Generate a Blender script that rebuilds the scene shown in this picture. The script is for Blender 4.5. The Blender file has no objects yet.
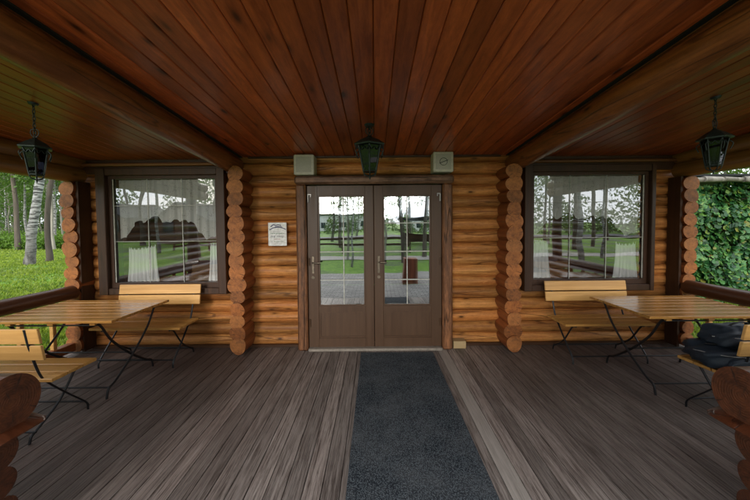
import bpy, math, random
import numpy as np
from mathutils import Vector, Matrix
random.seed(7); np.random.seed(7)
C = bpy.context.scene.collection
S = bpy.context.scene
R = math.radians

# ------------------------------------------------------------------ camera
EYE = 1.6
PITCH, ROLL = R(2.0), R(0.5)
cam = bpy.data.cameras.new('camera'); cam.sensor_width = 36; cam.lens = 310 / 750 * 36
cam.shift_y = -15.17 / 750; cam.clip_start = 0.05; cam.clip_end = 2000
co = bpy.data.objects.new('camera', cam); C.objects.link(co)
fw = Vector((0, math.cos(PITCH), -math.sin(PITCH))); up0 = Vector((0, math.sin(PITCH), math.cos(PITCH))); r0 = Vector((1, 0, 0))
rt = r0 * math.cos(ROLL) - up0 * math.sin(ROLL); up = up0 * math.cos(ROLL) + r0 * math.sin(ROLL)
M = Matrix((rt, up, -fw)).transposed().to_4x4(); M.translation = (0, 0, EYE); co.matrix_world = M
S.camera = co

# ------------------------------------------------------------------ world, sun, exposure
SUN_EL, SUN_AZ = R(18), R(186)          # low soft sun behind thin cloud, behind the camera
w = bpy.data.worlds.new('World'); S.world = w; w.use_nodes = True
nt = w.node_tree; nt.nodes.clear()
out = nt.nodes.new('ShaderNodeOutputWorld'); bg = nt.nodes.new('ShaderNodeBackground'); bg.inputs['Strength'].default_value = 0.12
sky = nt.nodes.new('ShaderNodeTexSky'); sky.sky_type = 'NISHITA'; sky.sun_disc = False
sky.sun_elevation = SUN_EL; sky.sun_rotation = SUN_AZ; sky.dust_density = 3.0
tc = nt.nodes.new('ShaderNodeTexCoord'); mp = nt.nodes.new('ShaderNodeMapping'); mp.inputs['Scale'].default_value = (1, 1, 2.6)
nz = nt.nodes.new('ShaderNodeTexNoise'); nz.inputs['Scale'].default_value = 2.2; nz.inputs['Detail'].default_value = 7; nz.inputs['Roughness'].default_value = 0.6
cr = nt.nodes.new('ShaderNodeValToRGB'); cr.color_ramp.elements[0].position = 0.3; cr.color_ramp.elements[0].color = (.55, .55, .55, 1); cr.color_ramp.elements[1].position = 0.55
mx = nt.nodes.new('ShaderNodeMixRGB'); mx.inputs['Color2'].default_value = (7.6, 7.9, 8.3, 1)
nt.links.new(tc.outputs['Generated'], mp.inputs[0]); nt.links.new(mp.outputs[0], nz.inputs['Vector']); nt.links.new(nz.outputs['Fac'], cr.inputs[0])
nt.links.new(cr.outputs[0], mx.inputs['Fac']); nt.links.new(sky.outputs[0], mx.inputs['Color1']); nt.links.new(mx.outputs[0], bg.inputs['Color'])
nt.links.new(bg.outputs[0], out.inputs[0])
sl = bpy.data.lights.new('sun', 'SUN'); sl.energy = 2.0; sl.angle = R(38); sl.color = (1, .96, .9)
so = bpy.data.objects.new('sun', sl); C.objects.link(so)
# direction towards the sun (Nishita: rotation measured clockwise from +Y seen from above)
sd = Vector((math.sin(SUN_AZ) * math.cos(SUN_EL), math.cos(SUN_AZ) * math.cos(SUN_EL), math.sin(SUN_EL)))
so.rotation_euler = sd.to_track_quat('Z', 'Y').to_euler()
S.view_settings.view_transform = 'Standard'; S.view_settings.look = 'None'; S.view_settings.gamma = 1
S.view_settings.exposure = 1.38
S.render.engine = 'CYCLES'
S.cycles.max_bounces = 8; S.cycles.diffuse_bounces = 4; S.cycles.glossy_bounces = 4; S.cycles.transparent_max_bounces = 16
S.cycles.use_denoising = True; S.cycles.sample_clamp_indirect = 6; S.cycles.caustics_reflective = False; S.cycles.caustics_refractive = False

# ------------------------------------------------------------------ material helpers
class NT:
    def __init__(s, name):
        s.m = bpy.data.materials.new(name); s.m.use_nodes = True; s.t = s.m.node_tree; s.t.nodes.clear()
        s.out = s.n('ShaderNodeOutputMaterial')
    def n(s, ty, **kw):
        nd = s.t.nodes.new(ty)
        for k, v in kw.items(): setattr(nd, k, v)
        return nd
    def l(s, a, b): s.t.links.new(a, b)
    def setin(s, nd, key, v):
        if v is None: return
        if hasattr(v, 'is_linked') or hasattr(v, 'links'): s.l(v, nd.inputs[key])
        else: nd.inputs[key].default_value = v
    def math(s, op, a, b=None, c=None, clamp=False):
        nd = s.n('ShaderNodeMath', operation=op, use_clamp=clamp)
        s.setin(nd, 0, a); s.setin(nd, 1, b); s.setin(nd, 2, c)
        return nd.outputs[0]
    def vmath(s, op, a, b=None):
        nd = s.n('ShaderNodeVectorMath', operation=op); s.setin(nd, 0, a); s.setin(nd, 1, b); return nd.outputs[0]
    def pos(s):
        return s.n('ShaderNodeTexCoord').outputs['Object']
    def gpos(s):
        return s.n('ShaderNodeNewGeometry').outputs['Position']
    def sep(s, v):
        nd = s.n('ShaderNodeSeparateXYZ'); s.l(v, nd.inputs[0]); return nd.outputs
    def comb(s, x, y, z):
        nd = s.n('ShaderNodeCombineXYZ'); s.setin(nd, 0, x); s.setin(nd, 1, y); s.setin(nd, 2, z); return nd.outputs[0]
    def noise(s, v, scale, detail=4, rough=.55, dist=0):
        nd = s.n('ShaderNodeTexNoise'); s.l(v, nd.inputs['Vector']); nd.inputs['Scale'].default_value = scale
        nd.inputs['Detail'].default_value = detail; nd.inputs['Roughness'].default_value = rough; nd.inputs['Distortion'].default_value = dist
        return nd.outputs['Fac']
    def voro(s, v, scale, feature='F1', rnd=1):
        nd = s.n('ShaderNodeTexVoronoi', feature=feature); s.l(v, nd.inputs['Vector']); nd.inputs['Scale'].default_value = scale
        nd.inputs['Randomness'].default_value = rnd
        return nd
    def ramp(s, f, stops, interp='LINEAR'):
        nd = s.n('ShaderNodeValToRGB'); cr = nd.color_ramp; cr.interpolation = interp
        while len(cr.elements) < len(stops): cr.elements.new(.5)
        for e, (p, c) in zip(cr.elements, stops):
            e.position = p; e.color = (c, c, c, 1) if isinstance(c, (int, float)) else (*c, 1)
        s.l(f, nd.inputs[0]); return nd.outputs[0]
    def mix(s, f, a, b, bt='MIX'):
        nd = s.n('ShaderNodeMixRGB', blend_type=bt); s.setin(nd, 0, f)
        for k, v in ((1, a), (2, b)):
            if isinstance(v, tuple) and len(v) == 3: v = (*v, 1)
            s.setin(nd, k, v)
        return nd.outputs[0]
    def white(s, v1=None, vec=None):
        nd = s.n('ShaderNodeTexWhiteNoise', noise_dimensions='1D' if vec is None else '3D')
        if vec is None: s.setin(nd, 'W', v1)
        else: s.l(vec, nd.inputs['Vector'])
        return nd.outputs['Value']
    def bump(s, h, strength=.3, dist=.01):
        nd = s.n('ShaderNodeBump'); s.l(h, nd.inputs['Height']); nd.inputs['Strength'].default_value = strength; nd.inputs['Distance'].default_value = dist
        return nd.outputs[0]
    def bsdf(s, color=(.5, .5, .5), rough=.6, metal=0, spec=.5, normal=None, coat=0, trans=None, sheen=0):
        b = s.n('ShaderNodeBsdfPrincipled')
        if isinstance(color, tuple) and len(color) == 3: color = (*color, 1)
        s.setin(b, 'Base Color', color); s.setin(b, 'Roughness', rough); s.setin(b, 'Metallic', metal)
        b.inputs['Specular IOR Level'].default_value = spec; b.inputs['Coat Weight'].default_value = coat; b.inputs['Coat Roughness'].default_value = .15
        if normal is not None: s.l(normal, b.inputs['Normal'])
        return b.outputs[0]
    def fin(s, sh):
        s.l(sh, s.out.inputs[0]); return s.m

def wood(name, base, dark, grain=0, board=None, rough=.45, knots=.5, spec=.35, coat=0, groove=0, var=.35, gscale=1.0, bump=.25, red=None, stain=0, crack=0, mott=0, ks=1.0):
    """grain: axis of the fibre; board=(axis, pitch, offset) gives each board or log its own tone."""
    n = NT(name); p = n.pos(); xyz = n.sep(p)
    if board:
        ax, pitch, off = board
        q = n.math('DIVIDE', n.math('ADD', xyz[ax], off), pitch)
        bid = n.math('FLOOR', q); rnd = n.white(bid)
        frac = n.math('FRACT', q)
    else:
        rnd = n.n('ShaderNodeObjectInfo').outputs['Random']; frac = None
    shift = n.math('MULTIPLY', rnd, 37.0)
    sc = [26 * gscale] * 3; sc[grain] = 1.6 * gscale
    gp = n.comb(*[n.math('ADD', n.math('MULTIPLY', xyz[i], sc[i]), shift) for i in range(3)])
    g1 = n.noise(gp, 1.0, 5, .6, .6)
    sc2 = [5] * 3; sc2[grain] = .9
    lp = n.comb(*[n.math('ADD', n.math('MULTIPLY', xyz[i], sc2[i]), shift) for i in range(3)])
    g2 = n.noise(lp, 1.0, 3, .5, .4)
    f = n.ramp(g1, [(.3, 0), (.7, 1)])
    col = n.mix(f, dark, base)
    col = n.mix(n.ramp(g2, [(.35, 0), (.7, .55)]), col, red or tuple(c * .7 for c in base))
    if mott:
        mm = n.noise(n.comb(*[n.math('ADD', n.math('MULTIPLY', xyz[i], 9 if i == grain else 34), shift) for i in range(3)]), 1.0, 6, .75, .3)
        col = n.mix(n.ramp(mm, [(.5, 0), (.68, mott)]), col, tuple(c * .4 for c in dark)); col = n.mix(n.ramp(mm, [(.3, mott * .8), (.46, 0)]), col, tuple(min(1, c * 1.35) for c in base))
    # tone per board
    k = n.math('ADD', n.math('MULTIPLY', rnd, 2 * var), 1 - var)
    col = n.mix(1.0, col, n.comb(k, k, k), 'MULTIPLY')
    h = g1
    if crack:
        sk = [9.0] * 3; sk[grain] = .55
        cp = n.comb(*[n.math('ADD', n.math('MULTIPLY', xyz[i], sk[i]), shift) for i in range(3)])
        cn = n.noise(cp, 1.0, 2, .4, .2)
        cm = n.ramp(n.math('ABSOLUTE', n.math('SUBTRACT', cn, .5)), [(.004, crack), (.016, 0)])
        col = n.mix(cm, col, tuple(c * .2 for c in dark)); h = n.math('SUBTRACT', g1, n.math('MULTIPLY', cm, 2))
    if knots > 0:
        sk = [7.0] * 3; sk[grain] = 2.6
        kp = n.comb(*[n.math('ADD', n.math('MULTIPLY', xyz[i], sk[i]), shift) for i in range(3)])
        v = n.voro(kp, 1.0)
        sel = n.math('GREATER_THAN', n.sep(v.outputs['Color'])[0], 1 - knots)
        km = n.math('MULTIPLY', n.ramp(v.outputs['Distance'], [(.05 * ks, 1), (.11 * ks, .35), (.2 * ks, 0)]), sel)
        col = n.mix(km, col, tuple(c * .28 for c in dark))
    if stain:
        st = n.ramp(n.noise(p, 2.2, 6, .7), [(.45, 0), (.75, stain)])
        col = n.mix(st, col, tuple(c * .35 for c in base))
    if groove and frac is not None:
        gm = n.math('MINIMUM', frac, n.math('SUBTRACT', 1.0, frac))
        gk = n.ramp(gm, [(0, 0), (groove, 1)])
        h = n.math('ADD', n.math('MULTIPLY', g1, .3), gk)
    nr = n.bump(h, bump, .006)
    ro = n.math('ADD', n.math('MULTIPLY', g1, .25), rough - .12)
    return n.fin(n.bsdf(col, ro, 0, spec, nr, coat))

def log_end(name, base, dark, pitch, zoff, yaxis=False, ringf=.3, hmix=.22):
    n = NT(name); xyz = n.sep(n.pos())
    zz = n.math('SUBTRACT', n.math('FRACT', n.math('DIVIDE', n.math('SUBTRACT', xyz[2], zoff - pitch / 2), pitch)), .5)
    zz = n.math('MULTIPLY', zz, pitch)
    bid = n.math('FLOOR', n.math('DIVIDE', n.math('SUBTRACT', xyz[2], zoff - pitch / 2), pitch))
    rnd = n.white(bid)
    a = xyz[1] if yaxis else xyz[0]
    a = n.math('ADD', a, n.math('MULTIPLY', n.math('SUBTRACT', rnd, .5), .03))
    r = n.math('SQRT', n.math('ADD', n.math('MULTIPLY', a, a), n.math('MULTIPLY', zz, zz)))
    ang = n.math('ARCTAN2', zz, a)
    wob = n.noise(n.comb(a, n.math('MULTIPLY', zz, 1.0), bid), 22, 4, .6)
    rings = n.math('SINE', n.math('MULTIPLY', n.math('ADD', r, n.math('MULTIPLY', wob, .02)), 520))
    rad = n.noise(n.comb(n.math('MULTIPLY', ang, 2.2), n.math('MULTIPLY', rnd, 31), n.math('MULTIPLY', r, 3)), 2.2, 5, .7)
    crack = n.ramp(rad, [(.57, 0), (.63, .9)])
    col = n.mix(n.ramp(rings, [(0, 0), (1, ringf)]), base, dark)
    col = n.mix(n.ramp(n.noise(n.comb(n.math('MULTIPLY', a, 1.0), zz, n.math('MULTIPLY', rnd, 9)), 30, 5, .7), [(.45, 0), (.7, .8)]), col, tuple(c * .6 for c in dark))
    col = n.mix(n.ramp(wob, [(.4, 0), (.7, .6)]), col, tuple(min(1, c * 1.15) for c in base))
    blot = n.noise(n.comb(a, zz, n.math('MULTIPLY', rnd, 23)), 14, 6, .8); col = n.mix(n.ramp(blot, [(.46, 0), (.66, .75)]), col, tuple(c * .5 for c in dark))
    col = n.mix(crack, col, tuple(c * .35 for c in dark))
    col = n.mix(n.ramp(n.math('DIVIDE', n.math('ADD', r, n.math('MULTIPLY', wob, .02)), pitch * .5), [(1.05, 0), (1.35, .7)]), col, tuple(c * .45 for c in dark))
    hue = n.white(n.math('ADD', bid, 17.0)); col = n.mix(n.math('MULTIPLY', hue, hmix), col, (.42, .22, .085))
    k = n.math('ADD', n.math('MULTIPLY', rnd, .55), .72)
    col = n.mix(1.0, col, n.comb(k, k, k), 'MULTIPLY')
    return n.fin(n.bsdf(col, .55, 0, .35, n.bump(n.math('SUBTRACT', rings, n.math('MULTIPLY', crack, 5)), .25, .003)))

def plain(name, color, rough=.6, metal=0, spec=.5, nscale=30, nvar=.25, bump=0, coat=0):
    n = NT(name); f = n.noise(n.pos(), nscale, 4)
    col = n.mix(n.ramp(f, [(.3, 0), (.7, 1)]), tuple(c * (1 - nvar) for c in color), tuple(min(1, c * (1 + nvar)) for c in color))
    return n.fin(n.bsdf(col, n.math('ADD', n.math('MULTIPLY', f, .2), rough - .1), metal, spec, n.bump(f, bump, .004) if bump else None, coat))

LP = 0.15   # log pitch
M_log = wood('pine_logs', (.64, .305, .090), (.26, .092, .024), 0, (2, LP, LP * .5 - .08), .50, .85, coat=.03, var=.30, red=(.42, .125, .030), bump=.8, stain=.6, crack=.6, mott=.42, spec=.22)
M_logY = wood('stained_logs', (.30, .10, .035), (.13, .04, .015), 1, None, .4, .4, coat=.15, var=.2, red=(.22, .06, .02), bump=.35, stain=.3)
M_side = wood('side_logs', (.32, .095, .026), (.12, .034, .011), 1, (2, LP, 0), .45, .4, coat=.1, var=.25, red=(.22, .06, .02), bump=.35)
M_railX = wood('rail_logs', (.10, .028, .010), (.04, .012, .005), 0, None, .4, .4, coat=.15, var=.15, red=(.12, .03, .009), bump=.4, mott=.4, crack=.7, stain=.3)
M_beam = wood('beam_wood', (.36, .115, .030), (.12, .036, .011), 1, None, .36, .7, coat=.3, mott=.35, crack=.6, var=.1, red=(.2, .06, .02), bump=.3, stain=.3)
M_end = log_end('log_end_grain', (.37, .125, .030), (.18, .048, .013), LP, .12)
M_endrail = log_end('rail_end_grain', (.10, .029, .010), (.05, .014, .005), .27, .735, True, .25, 0)
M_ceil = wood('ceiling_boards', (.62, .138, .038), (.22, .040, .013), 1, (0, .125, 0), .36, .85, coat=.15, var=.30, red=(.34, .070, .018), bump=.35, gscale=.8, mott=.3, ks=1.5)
M_ceilside = wood('left_bay_boards_lit', (.46, .125, .022), (.15, .038, .008), 1, (0, .125, 0), .36, .5, coat=.1, var=.2, red=(.25, .065, .016), bump=.3, gscale=.8)  # left bay: same ceiling wood, lightened and yellowed to paint in lawn light
M_ceilright = wood('right_bay_boards', (.40, .095, .024), (.14, .030, .009), 1, (0, .125, 0), .42, .6, coat=.05, var=.22, red=(.19, .036, .009), bump=.3, gscale=.7)  # same wood again, colour darkened and reddened against the lawn's bounced light
M_eaves = wood('eaves_logs_lit', (.34, .17, .05), (.16, .07, .02), 1, None, .4, .4, coat=.1, var=.1, red=(.26, .11, .03), bump=.3)  # lighter honey tone paints in the lawn's bounced light on these logs
M_rail = wood('dark_rail', (.13, .046, .020), (.06, .022, .010), 1, None, .4, .2, coat=.1, var=.1, bump=.3)
M_crown = wood('moulding_wood', (.28, .12, .045), (.14, .05, .02), 0, None, .4, 0)
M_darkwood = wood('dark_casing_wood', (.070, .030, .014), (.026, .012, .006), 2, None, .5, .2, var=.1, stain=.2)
M_darkwoodX = wood('dark_casing_wood_level', (.085, .038, .018), (.035, .016, .008), 0, None, .45, .2, var=.1)
M_bark = wood('rough_casing_wood', (.30, .125, .052), (.045, .019, .009), 2, None, .5, .3, var=.1, bump=1, red=(.13, .05, .02), stain=.8, mott=.7, crack=.6)
M_barkX = wood('rough_casing_wood_level', (.30, .17, .11), (.055, .024, .013), 0, None, .5, .3, var=.1, bump=1, red=(.15, .06, .03), stain=.8, mott=.7, crack=.6)
M_table = wood('varnished_slats', (.64, .34, .095), (.36, .155, .035), 0, (1, .113, 0), .28, .25, coat=.5, var=.16, red=(.48, .21, .05), bump=.25, mott=.3)
M_bench = wood('pale_slats', (.70, .41, .145), (.50, .25, .075), 0, (2, .113, 0), .35, .3, coat=.25, var=.1, red=(.58, .31, .095), bump=.25)
M_door = wood('brown_door_laminate', (.085, .043, .022), (.055, .028, .015), 2, None, .42, 0, var=.0, red=(.078, .041, .022), bump=.08)
M_bin = wood('bin_slats', (.30, .10, .05), (.16, .05, .025), 2, (0, .09, 0), .7, .2, groove=.1, bump=.5)
M_block = wood('pale_offcut', (.62, .45, .24), (.48, .32, .15), 0, None, .6, 0)
M_black = plain('black_metal', (.018, .018, .02), .38, .3, .5, 60, .3, .1)
M_iron = plain('lantern_iron', (.020, .030, .027), .42, .4, .5, 50, .4, .2)
M_metal = plain('brushed_handle_metal', (.16, .13, .10), .35, .8)
M_white = plain('white_plastic', (.84, .83, .80), .45)
M_bar = plain('ivory_glazing_bar', (.42, .42, .38), .5)
M_hinge = plain('steel_hinge', (.30, .29, .28), .35, .6)
M_beige = plain('beige_speaker_case', (.56, .54, .47), .55, 0, .4, 40, .12)
M_beige2 = plain('beige_speaker_mesh', (.44, .43, .38), .7, 0, .3, 400, .3, .4)
M_gap = plain('gap_shade', (.012, .008, .006), .9)  # near-black colour stands in for shade in the ceiling gap
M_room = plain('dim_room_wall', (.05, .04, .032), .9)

def glass(name, refl=.3, tint=(.9, .95, .93), fk=1.6):
    n = NT(name); lw = n.n('ShaderNodeFresnel'); lw.inputs[0].default_value = 1.5
    f = n.math('ADD', n.math('MULTIPLY', lw.outputs[0], fk, clamp=True), refl - .06, clamp=True)
    wob = n.noise(n.pos(), 1.6, 1)
    g = n.n('ShaderNodeBsdfGlossy'); g.inputs['Roughness'].default_value = .004; n.l(n.bump(wob, .14, .02), g.inputs['Normal'])
    g.inputs['Color'].default_value = (.96, .98, 1, 1)
    t = n.n('ShaderNodeBsdfTransparent'); t.inputs[0].default_value = (*tint, 1)
    m = n.n('ShaderNodeMixShader'); n.l(f, m.inputs[0]); n.l(t.outputs[0], m.inputs[1]); n.l(g.outputs[0], m.inputs[2])
    return n.fin(m.outputs[0])
M_glass = glass('window_glass', .27, (.98, .99, .98))
M_doorglass = glass('door_glass', .42, (.7, .74, .74))
M_lampglass = glass('lantern_glass', .062, (.09, .10, .13), .6)

# floor: weathered brown planks, paler where people walk
def mat_floor():
    n = NT('weathered_deck_boards'); p = n.pos(); x, y, z = n.sep(p)
    pitch = .112
    q = n.math('DIVIDE', x, pitch); bid = n.math('FLOOR', q); rnd = n.white(bid); rnd2 = n.white(n.math('ADD', bid, 91.3))
    sh = n.math('MULTIPLY', rnd, 53.0)
    g = n.noise(n.comb(n.math('ADD', n.math('MULTIPLY', x, 95), sh), n.math('MULTIPLY', y, 3.0), sh), 1.0, 8, .78, .4)
    g3 = n.noise(n.comb(n.math('ADD', n.math('MULTIPLY', x, 55), sh), n.math('MULTIPLY', y, 2.6), sh), 1.0, 7, .75, .6)
    ax = n.math('ABSOLUTE', n.math('SUBTRACT', x, .2))
    big = n.noise(n.comb(n.math('MULTIPLY', x, .9), n.math('MULTIPLY', y, .6), 0), 1.0, 4, .6)
    wear = n.math('ADD', n.math('MULTIPLY', n.ramp(n.math('DIVIDE', ax, 2.6), [(0, 1), (.38, .72), (1, .0)]), .62), n.math('MULTIPLY', n.math('SUBTRACT', big, .5), 1.3), clamp=True)
    col = n.mix(wear, (.13, .095, .082), (.38, .325, .29))
    col = n.mix(n.math('MULTIPLY', n.ramp(g, [(.40, 1), (.56, 0)]), .9), col, (.040, .026, .021))
    col = n.mix(n.math('MULTIPLY', n.ramp(g3, [(.5, 0), (.72, 1)]), n.math('ADD', n.math('MULTIPLY', wear, .7), .12)), col, (.50, .45, .41))
    bright = n.math('MULTIPLY', n.math('GREATER_THAN', x, .784), n.math('LESS_THAN', x, .896))
    k = n.math('ADD', n.math('MULTIPLY', rnd2, .5), .72)
    col = n.mix(1.0, col, n.comb(k, k, k), 'MULTIPLY')
    col = n.mix(n.math('MULTIPLY', bright, .5), col, (.40, .36, .32))
    ro = n.math('ADD', n.math('MULTIPLY', g, .5), .32)
    nr = n.bump(n.math('ADD', g, n.math('MULTIPLY', g3, .5)), .5, .004)
    return n.fin(n.bsdf(col, ro, 0, .3, nr))
M_floor = mat_floor()

def mat_carpet():
    n = NT('ribbed_charcoal_carpet'); p = n.pos(); x, y, z = n.sep(p)
    f = n.voro(n.comb(n.math('MULTIPLY', x, 1.0), n.math('MULTIPLY', y, .6), 0), 165).outputs['Distance']
    big = n.noise(p, 3, 5, .65)
    col = n.mix(n.ramp(f, [(.15, 0), (.6, 1)]), (.125, .145, .160), (.018, .022, .028))
    col = n.mix(n.ramp(big, [(.4, 0), (.75, .45)]), col, (.13, .135, .14))
    return n.fin(n.bsdf(col, .95, 0, .15, n.bump(f, .9, .006)))
M_carpet = mat_carpet()

def mat_ground():
    n = NT('lawn_soil'); p = n.gpos()
    a = n.noise(p, .35, 6, .65); b = n.noise(p, 9, 5, .7); c = n.noise(n.vmath('MULTIPLY', p, (1, 1, 1)), 1.3, 5, .65)
    col = n.mix(n.ramp(b, [(.3, 0), (.7, 1)]), (.045, .13, .012), (.20, .36, .035))
    col = n.mix(n.ramp(a, [(.48, 0), (.60, .8)]), col, (.11, .14, .085))
    col = n.mix(n.ramp(c, [(.55, 0), (.7, .5)]), col, (.05, .09, .03))
    return n.fin(n.bsdf(col, .9, 0, .2, n.bump(b, .8, .05)))
M_ground = mat_ground()

def mat_pave(name='grey_paving_bricks'):
    n = NT(name); br = n.n('ShaderNodeTexBrick'); n.l(n.gpos(), br.inputs['Vector'])
    br.inputs['Scale'].default_value = 1; br.inputs['Brick Width'].default_value = .2; br.inputs['Row Height'].default_value = .1
    br.inputs['Mortar Size'].default_value = .008; br.inputs['Color1'].default_value = (.36, .34, .32, 1); br.inputs['Color2'].default_value = (.24, .225, .215, 1)
    br.inputs['Mortar'].default_value = (.07, .07, .06, 1)
    col = n.mix(n.ramp(n.noise(n.gpos(), 2, 5), [(.4, 0), (.8, .5)]), br.outputs[0], (.13, .13, .12))
    return n.fin(n.bsdf(col, .85, 0, .3, n.bump(br.outputs['Fac'], .5, .01)))
M_pave = mat_pave()
M_path = plain('pale_path_gravel', (.38, .36, .33), .9, 0, .2, 25, .25, .3)
M_plaster = plain('white_plaster', (.70, .71, .70), .85, 0, .2, 3, .08)
M_roofg = plain('dark_metal_roof', (.016, .018, .02), .9, 0, .5, 3, .2)
M_cabin = wood('cabin_boards', (.10, .05, .028), (.05, .024, .014), 0, (2, .2, 0), .6, 0, groove=.08, bump=.5)
M_darkglass = plain('far_window_glass', (.03, .04, .05), .06, 0, .8, 2, .3)
M_stone = plain('concrete', (.3, .29, .27), .9, 0, .2, 12, .2, .3)

def leafmat(name, a, b, rough=.5, tr=.35):
    n = NT(name); rn = n.white(vec=n.vmath('FLOOR', n.vmath('MULTIPLY', n.n('ShaderNodeNewGeometry').outputs['Position'], (9, 9, 9))))
    big = n.noise(n.gpos(), 1.2, 3)
    f = n.math('ADD', n.math('MULTIPLY', rn, .55), n.math('MULTIPLY', big, .5), clamp=True)
    col = n.mix(n.ramp(f, [(.15, 0), (.85, 1)]), a, b)
    d = n.bsdf(col, rough, 0, .4); t = n.n('ShaderNodeBsdfTranslucent'); n.l(n.mix(.5, col, (.25, .4, .03)), t.inputs[0])
    m = n.n('ShaderNodeMixShader'); m.inputs[0].default_value = tr; n.l(d, m.inputs[1]); n.l(t.outputs[0], m.inputs[2])
    return n.fin(m.outputs[0])
M_birchleaf = leafmat('birch_leaves', (.035, .085, .02), (.10, .19, .035))
M_pineleaf = leafmat('pine_needles', (.018, .045, .018), (.045, .09, .03), .6, .15)
M_bushleaf = leafmat('bush_leaves', (.05, .12, .015), (.15, .28, .03))
M_grass = leafmat('grass_blades', (.03, .085, .010), (.33, .41, .045), .5, .4)
M_farleaf = leafmat('far_foliage', (.022, .05, .02), (.065, .115, .035), .7, .2)
def mat_ivy():
    n = NT('ivy_leaves'); oi = n.n('ShaderNodeAttribute'); oi.attribute_name = 'tone'
    col = n.ramp(oi.outputs['Fac'], [(0, (.014, .07, .022)), (.35, (.045, .17, .05)), (.62, (.11, .31, .08)), (.88, (.20, .38, .07)), (.97, (.26, .27, .05)), (1, (.28, .18, .05))])
    d = n.bsdf(col, .38, 0, .5); t = n.n('ShaderNodeBsdfTranslucent'); n.l(col, t.inputs[0])
    m = n.n('ShaderNodeMixShader'); m.inputs[0].default_value = .2; n.l(d, m.inputs[1]); n.l(t.outputs[0], m.inputs[2])
    return n.fin(m.outputs[0])
M_ivy = mat_ivy()
def mat_birchbark():
    n = NT('birch_bark'); p = n.pos(); x, y, z = n.sep(p)
    a = n.noise(n.comb(n.math('MULTIPLY', x, 3), n.math('MULTIPLY', y, 3), n.math('MULTIPLY', z, 16)), 1.0, 4, .6)
    b = n.noise(n.comb(n.math('MULTIPLY', x, 5), n.math('MULTIPLY', y, 5), n.math('MULTIPLY', z, 2.5)), 1.0, 5, .7)
    col = n.mix(n.ramp(a, [(.47, 0), (.55, .9)]), (.36, .36, .36), (.035, .035, .035))
    base = n.ramp(n.math('ADD', n.math('MULTIPLY', z, -.22), b), [(.0, 0), (.42, 1)])
    col = n.mix(base, col, n.mix(n.ramp(b, [(.4, 0), (.6, 1)]), (.06, .055, .05), (.22, .21, .2)))
    return n.fin(n.bsdf(col, .8, 0, .2, n.bump(a, .6, .02)))
M_birch = mat_birchbark()
M_pinebark = wood('pine_bark', (.13, .105, .085), (.04, .034, .028), 2, None, .85, 0, bump=1, gscale=.4)
M_greybark = wood('grey_bark', (.30, .28, .24), (.10, .09, .075), 2, None, .85, 0, bump=1, gscale=.4)
def mat_lace():
    n = NT('white_lace'); p = n.pos(); x, y, z = n.sep(p)
    v = n.voro(n.comb(x, z, 0), 46).outputs['Distance']; flo = n.noise(n.comb(x, z, 0), 9, 3, .6)
    hole = n.math('MULTIPLY', n.ramp(v, [(.22, 1), (.40, 0)]), n.ramp(flo, [(.45, .30), (.55, .0)]))
    d = n.n('ShaderNodeBsdfDiffuse'); d.inputs[0].default_value = (.94, .95, .93, 1)
    t = n.n('ShaderNodeBsdfTranslucent'); t.inputs[0].default_value = (.7, .72, .7, 1)
    m = n.n('ShaderNodeMixShader'); m.inputs[0].default_value = .28; n.l(d.outputs[0], m.inputs[1]); n.l(t.outputs[0], m.inputs[2])
    tr = n.n('ShaderNodeBsdfTransparent'); m2 = n.n('ShaderNodeMixShader'); n.l(n.math('ADD', hole, .02, clamp=True), m2.inputs[0]); n.l(m.outputs[0], m2.inputs[1]); n.l(tr.outputs[0], m2.inputs[2])
    return n.fin(m2.outputs[0])
M_lace = mat_lace()
def mat_cotton():
    n = NT('white_cotton'); d = n.n('ShaderNodeBsdfDiffuse'); d.inputs[0].default_value = (.93, .95, .97, 1); t = n.n('ShaderNodeBsdfTranslucent'); t.inputs[0].default_value = (.9, .92, .95, 1)
    m = n.n('ShaderNodeMixShader'); m.inputs[0].default_value = .2; n.l(d.outputs[0], m.inputs[1]); n.l(t.outputs[0], m.inputs[2]); return n.fin(m.outputs[0])
M_cotton = mat_cotton()
M_bag = plain('navy_nylon', (.014, .022, .034), .6, 0, .4, 300, .4, .25)
M_strap = plain('black_webbing', (.008, .008, .009), .6)
M_tan = plain('tan_leather_patch', (.35, .22, .1), .6)
M_car = plain('silver_car_paint', (.32, .33, .34), .3, .3, .5, 5, .05, 0, .6)
M_tyre = plain('tyre_rubber', (.02, .02, .02), .8)

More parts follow.
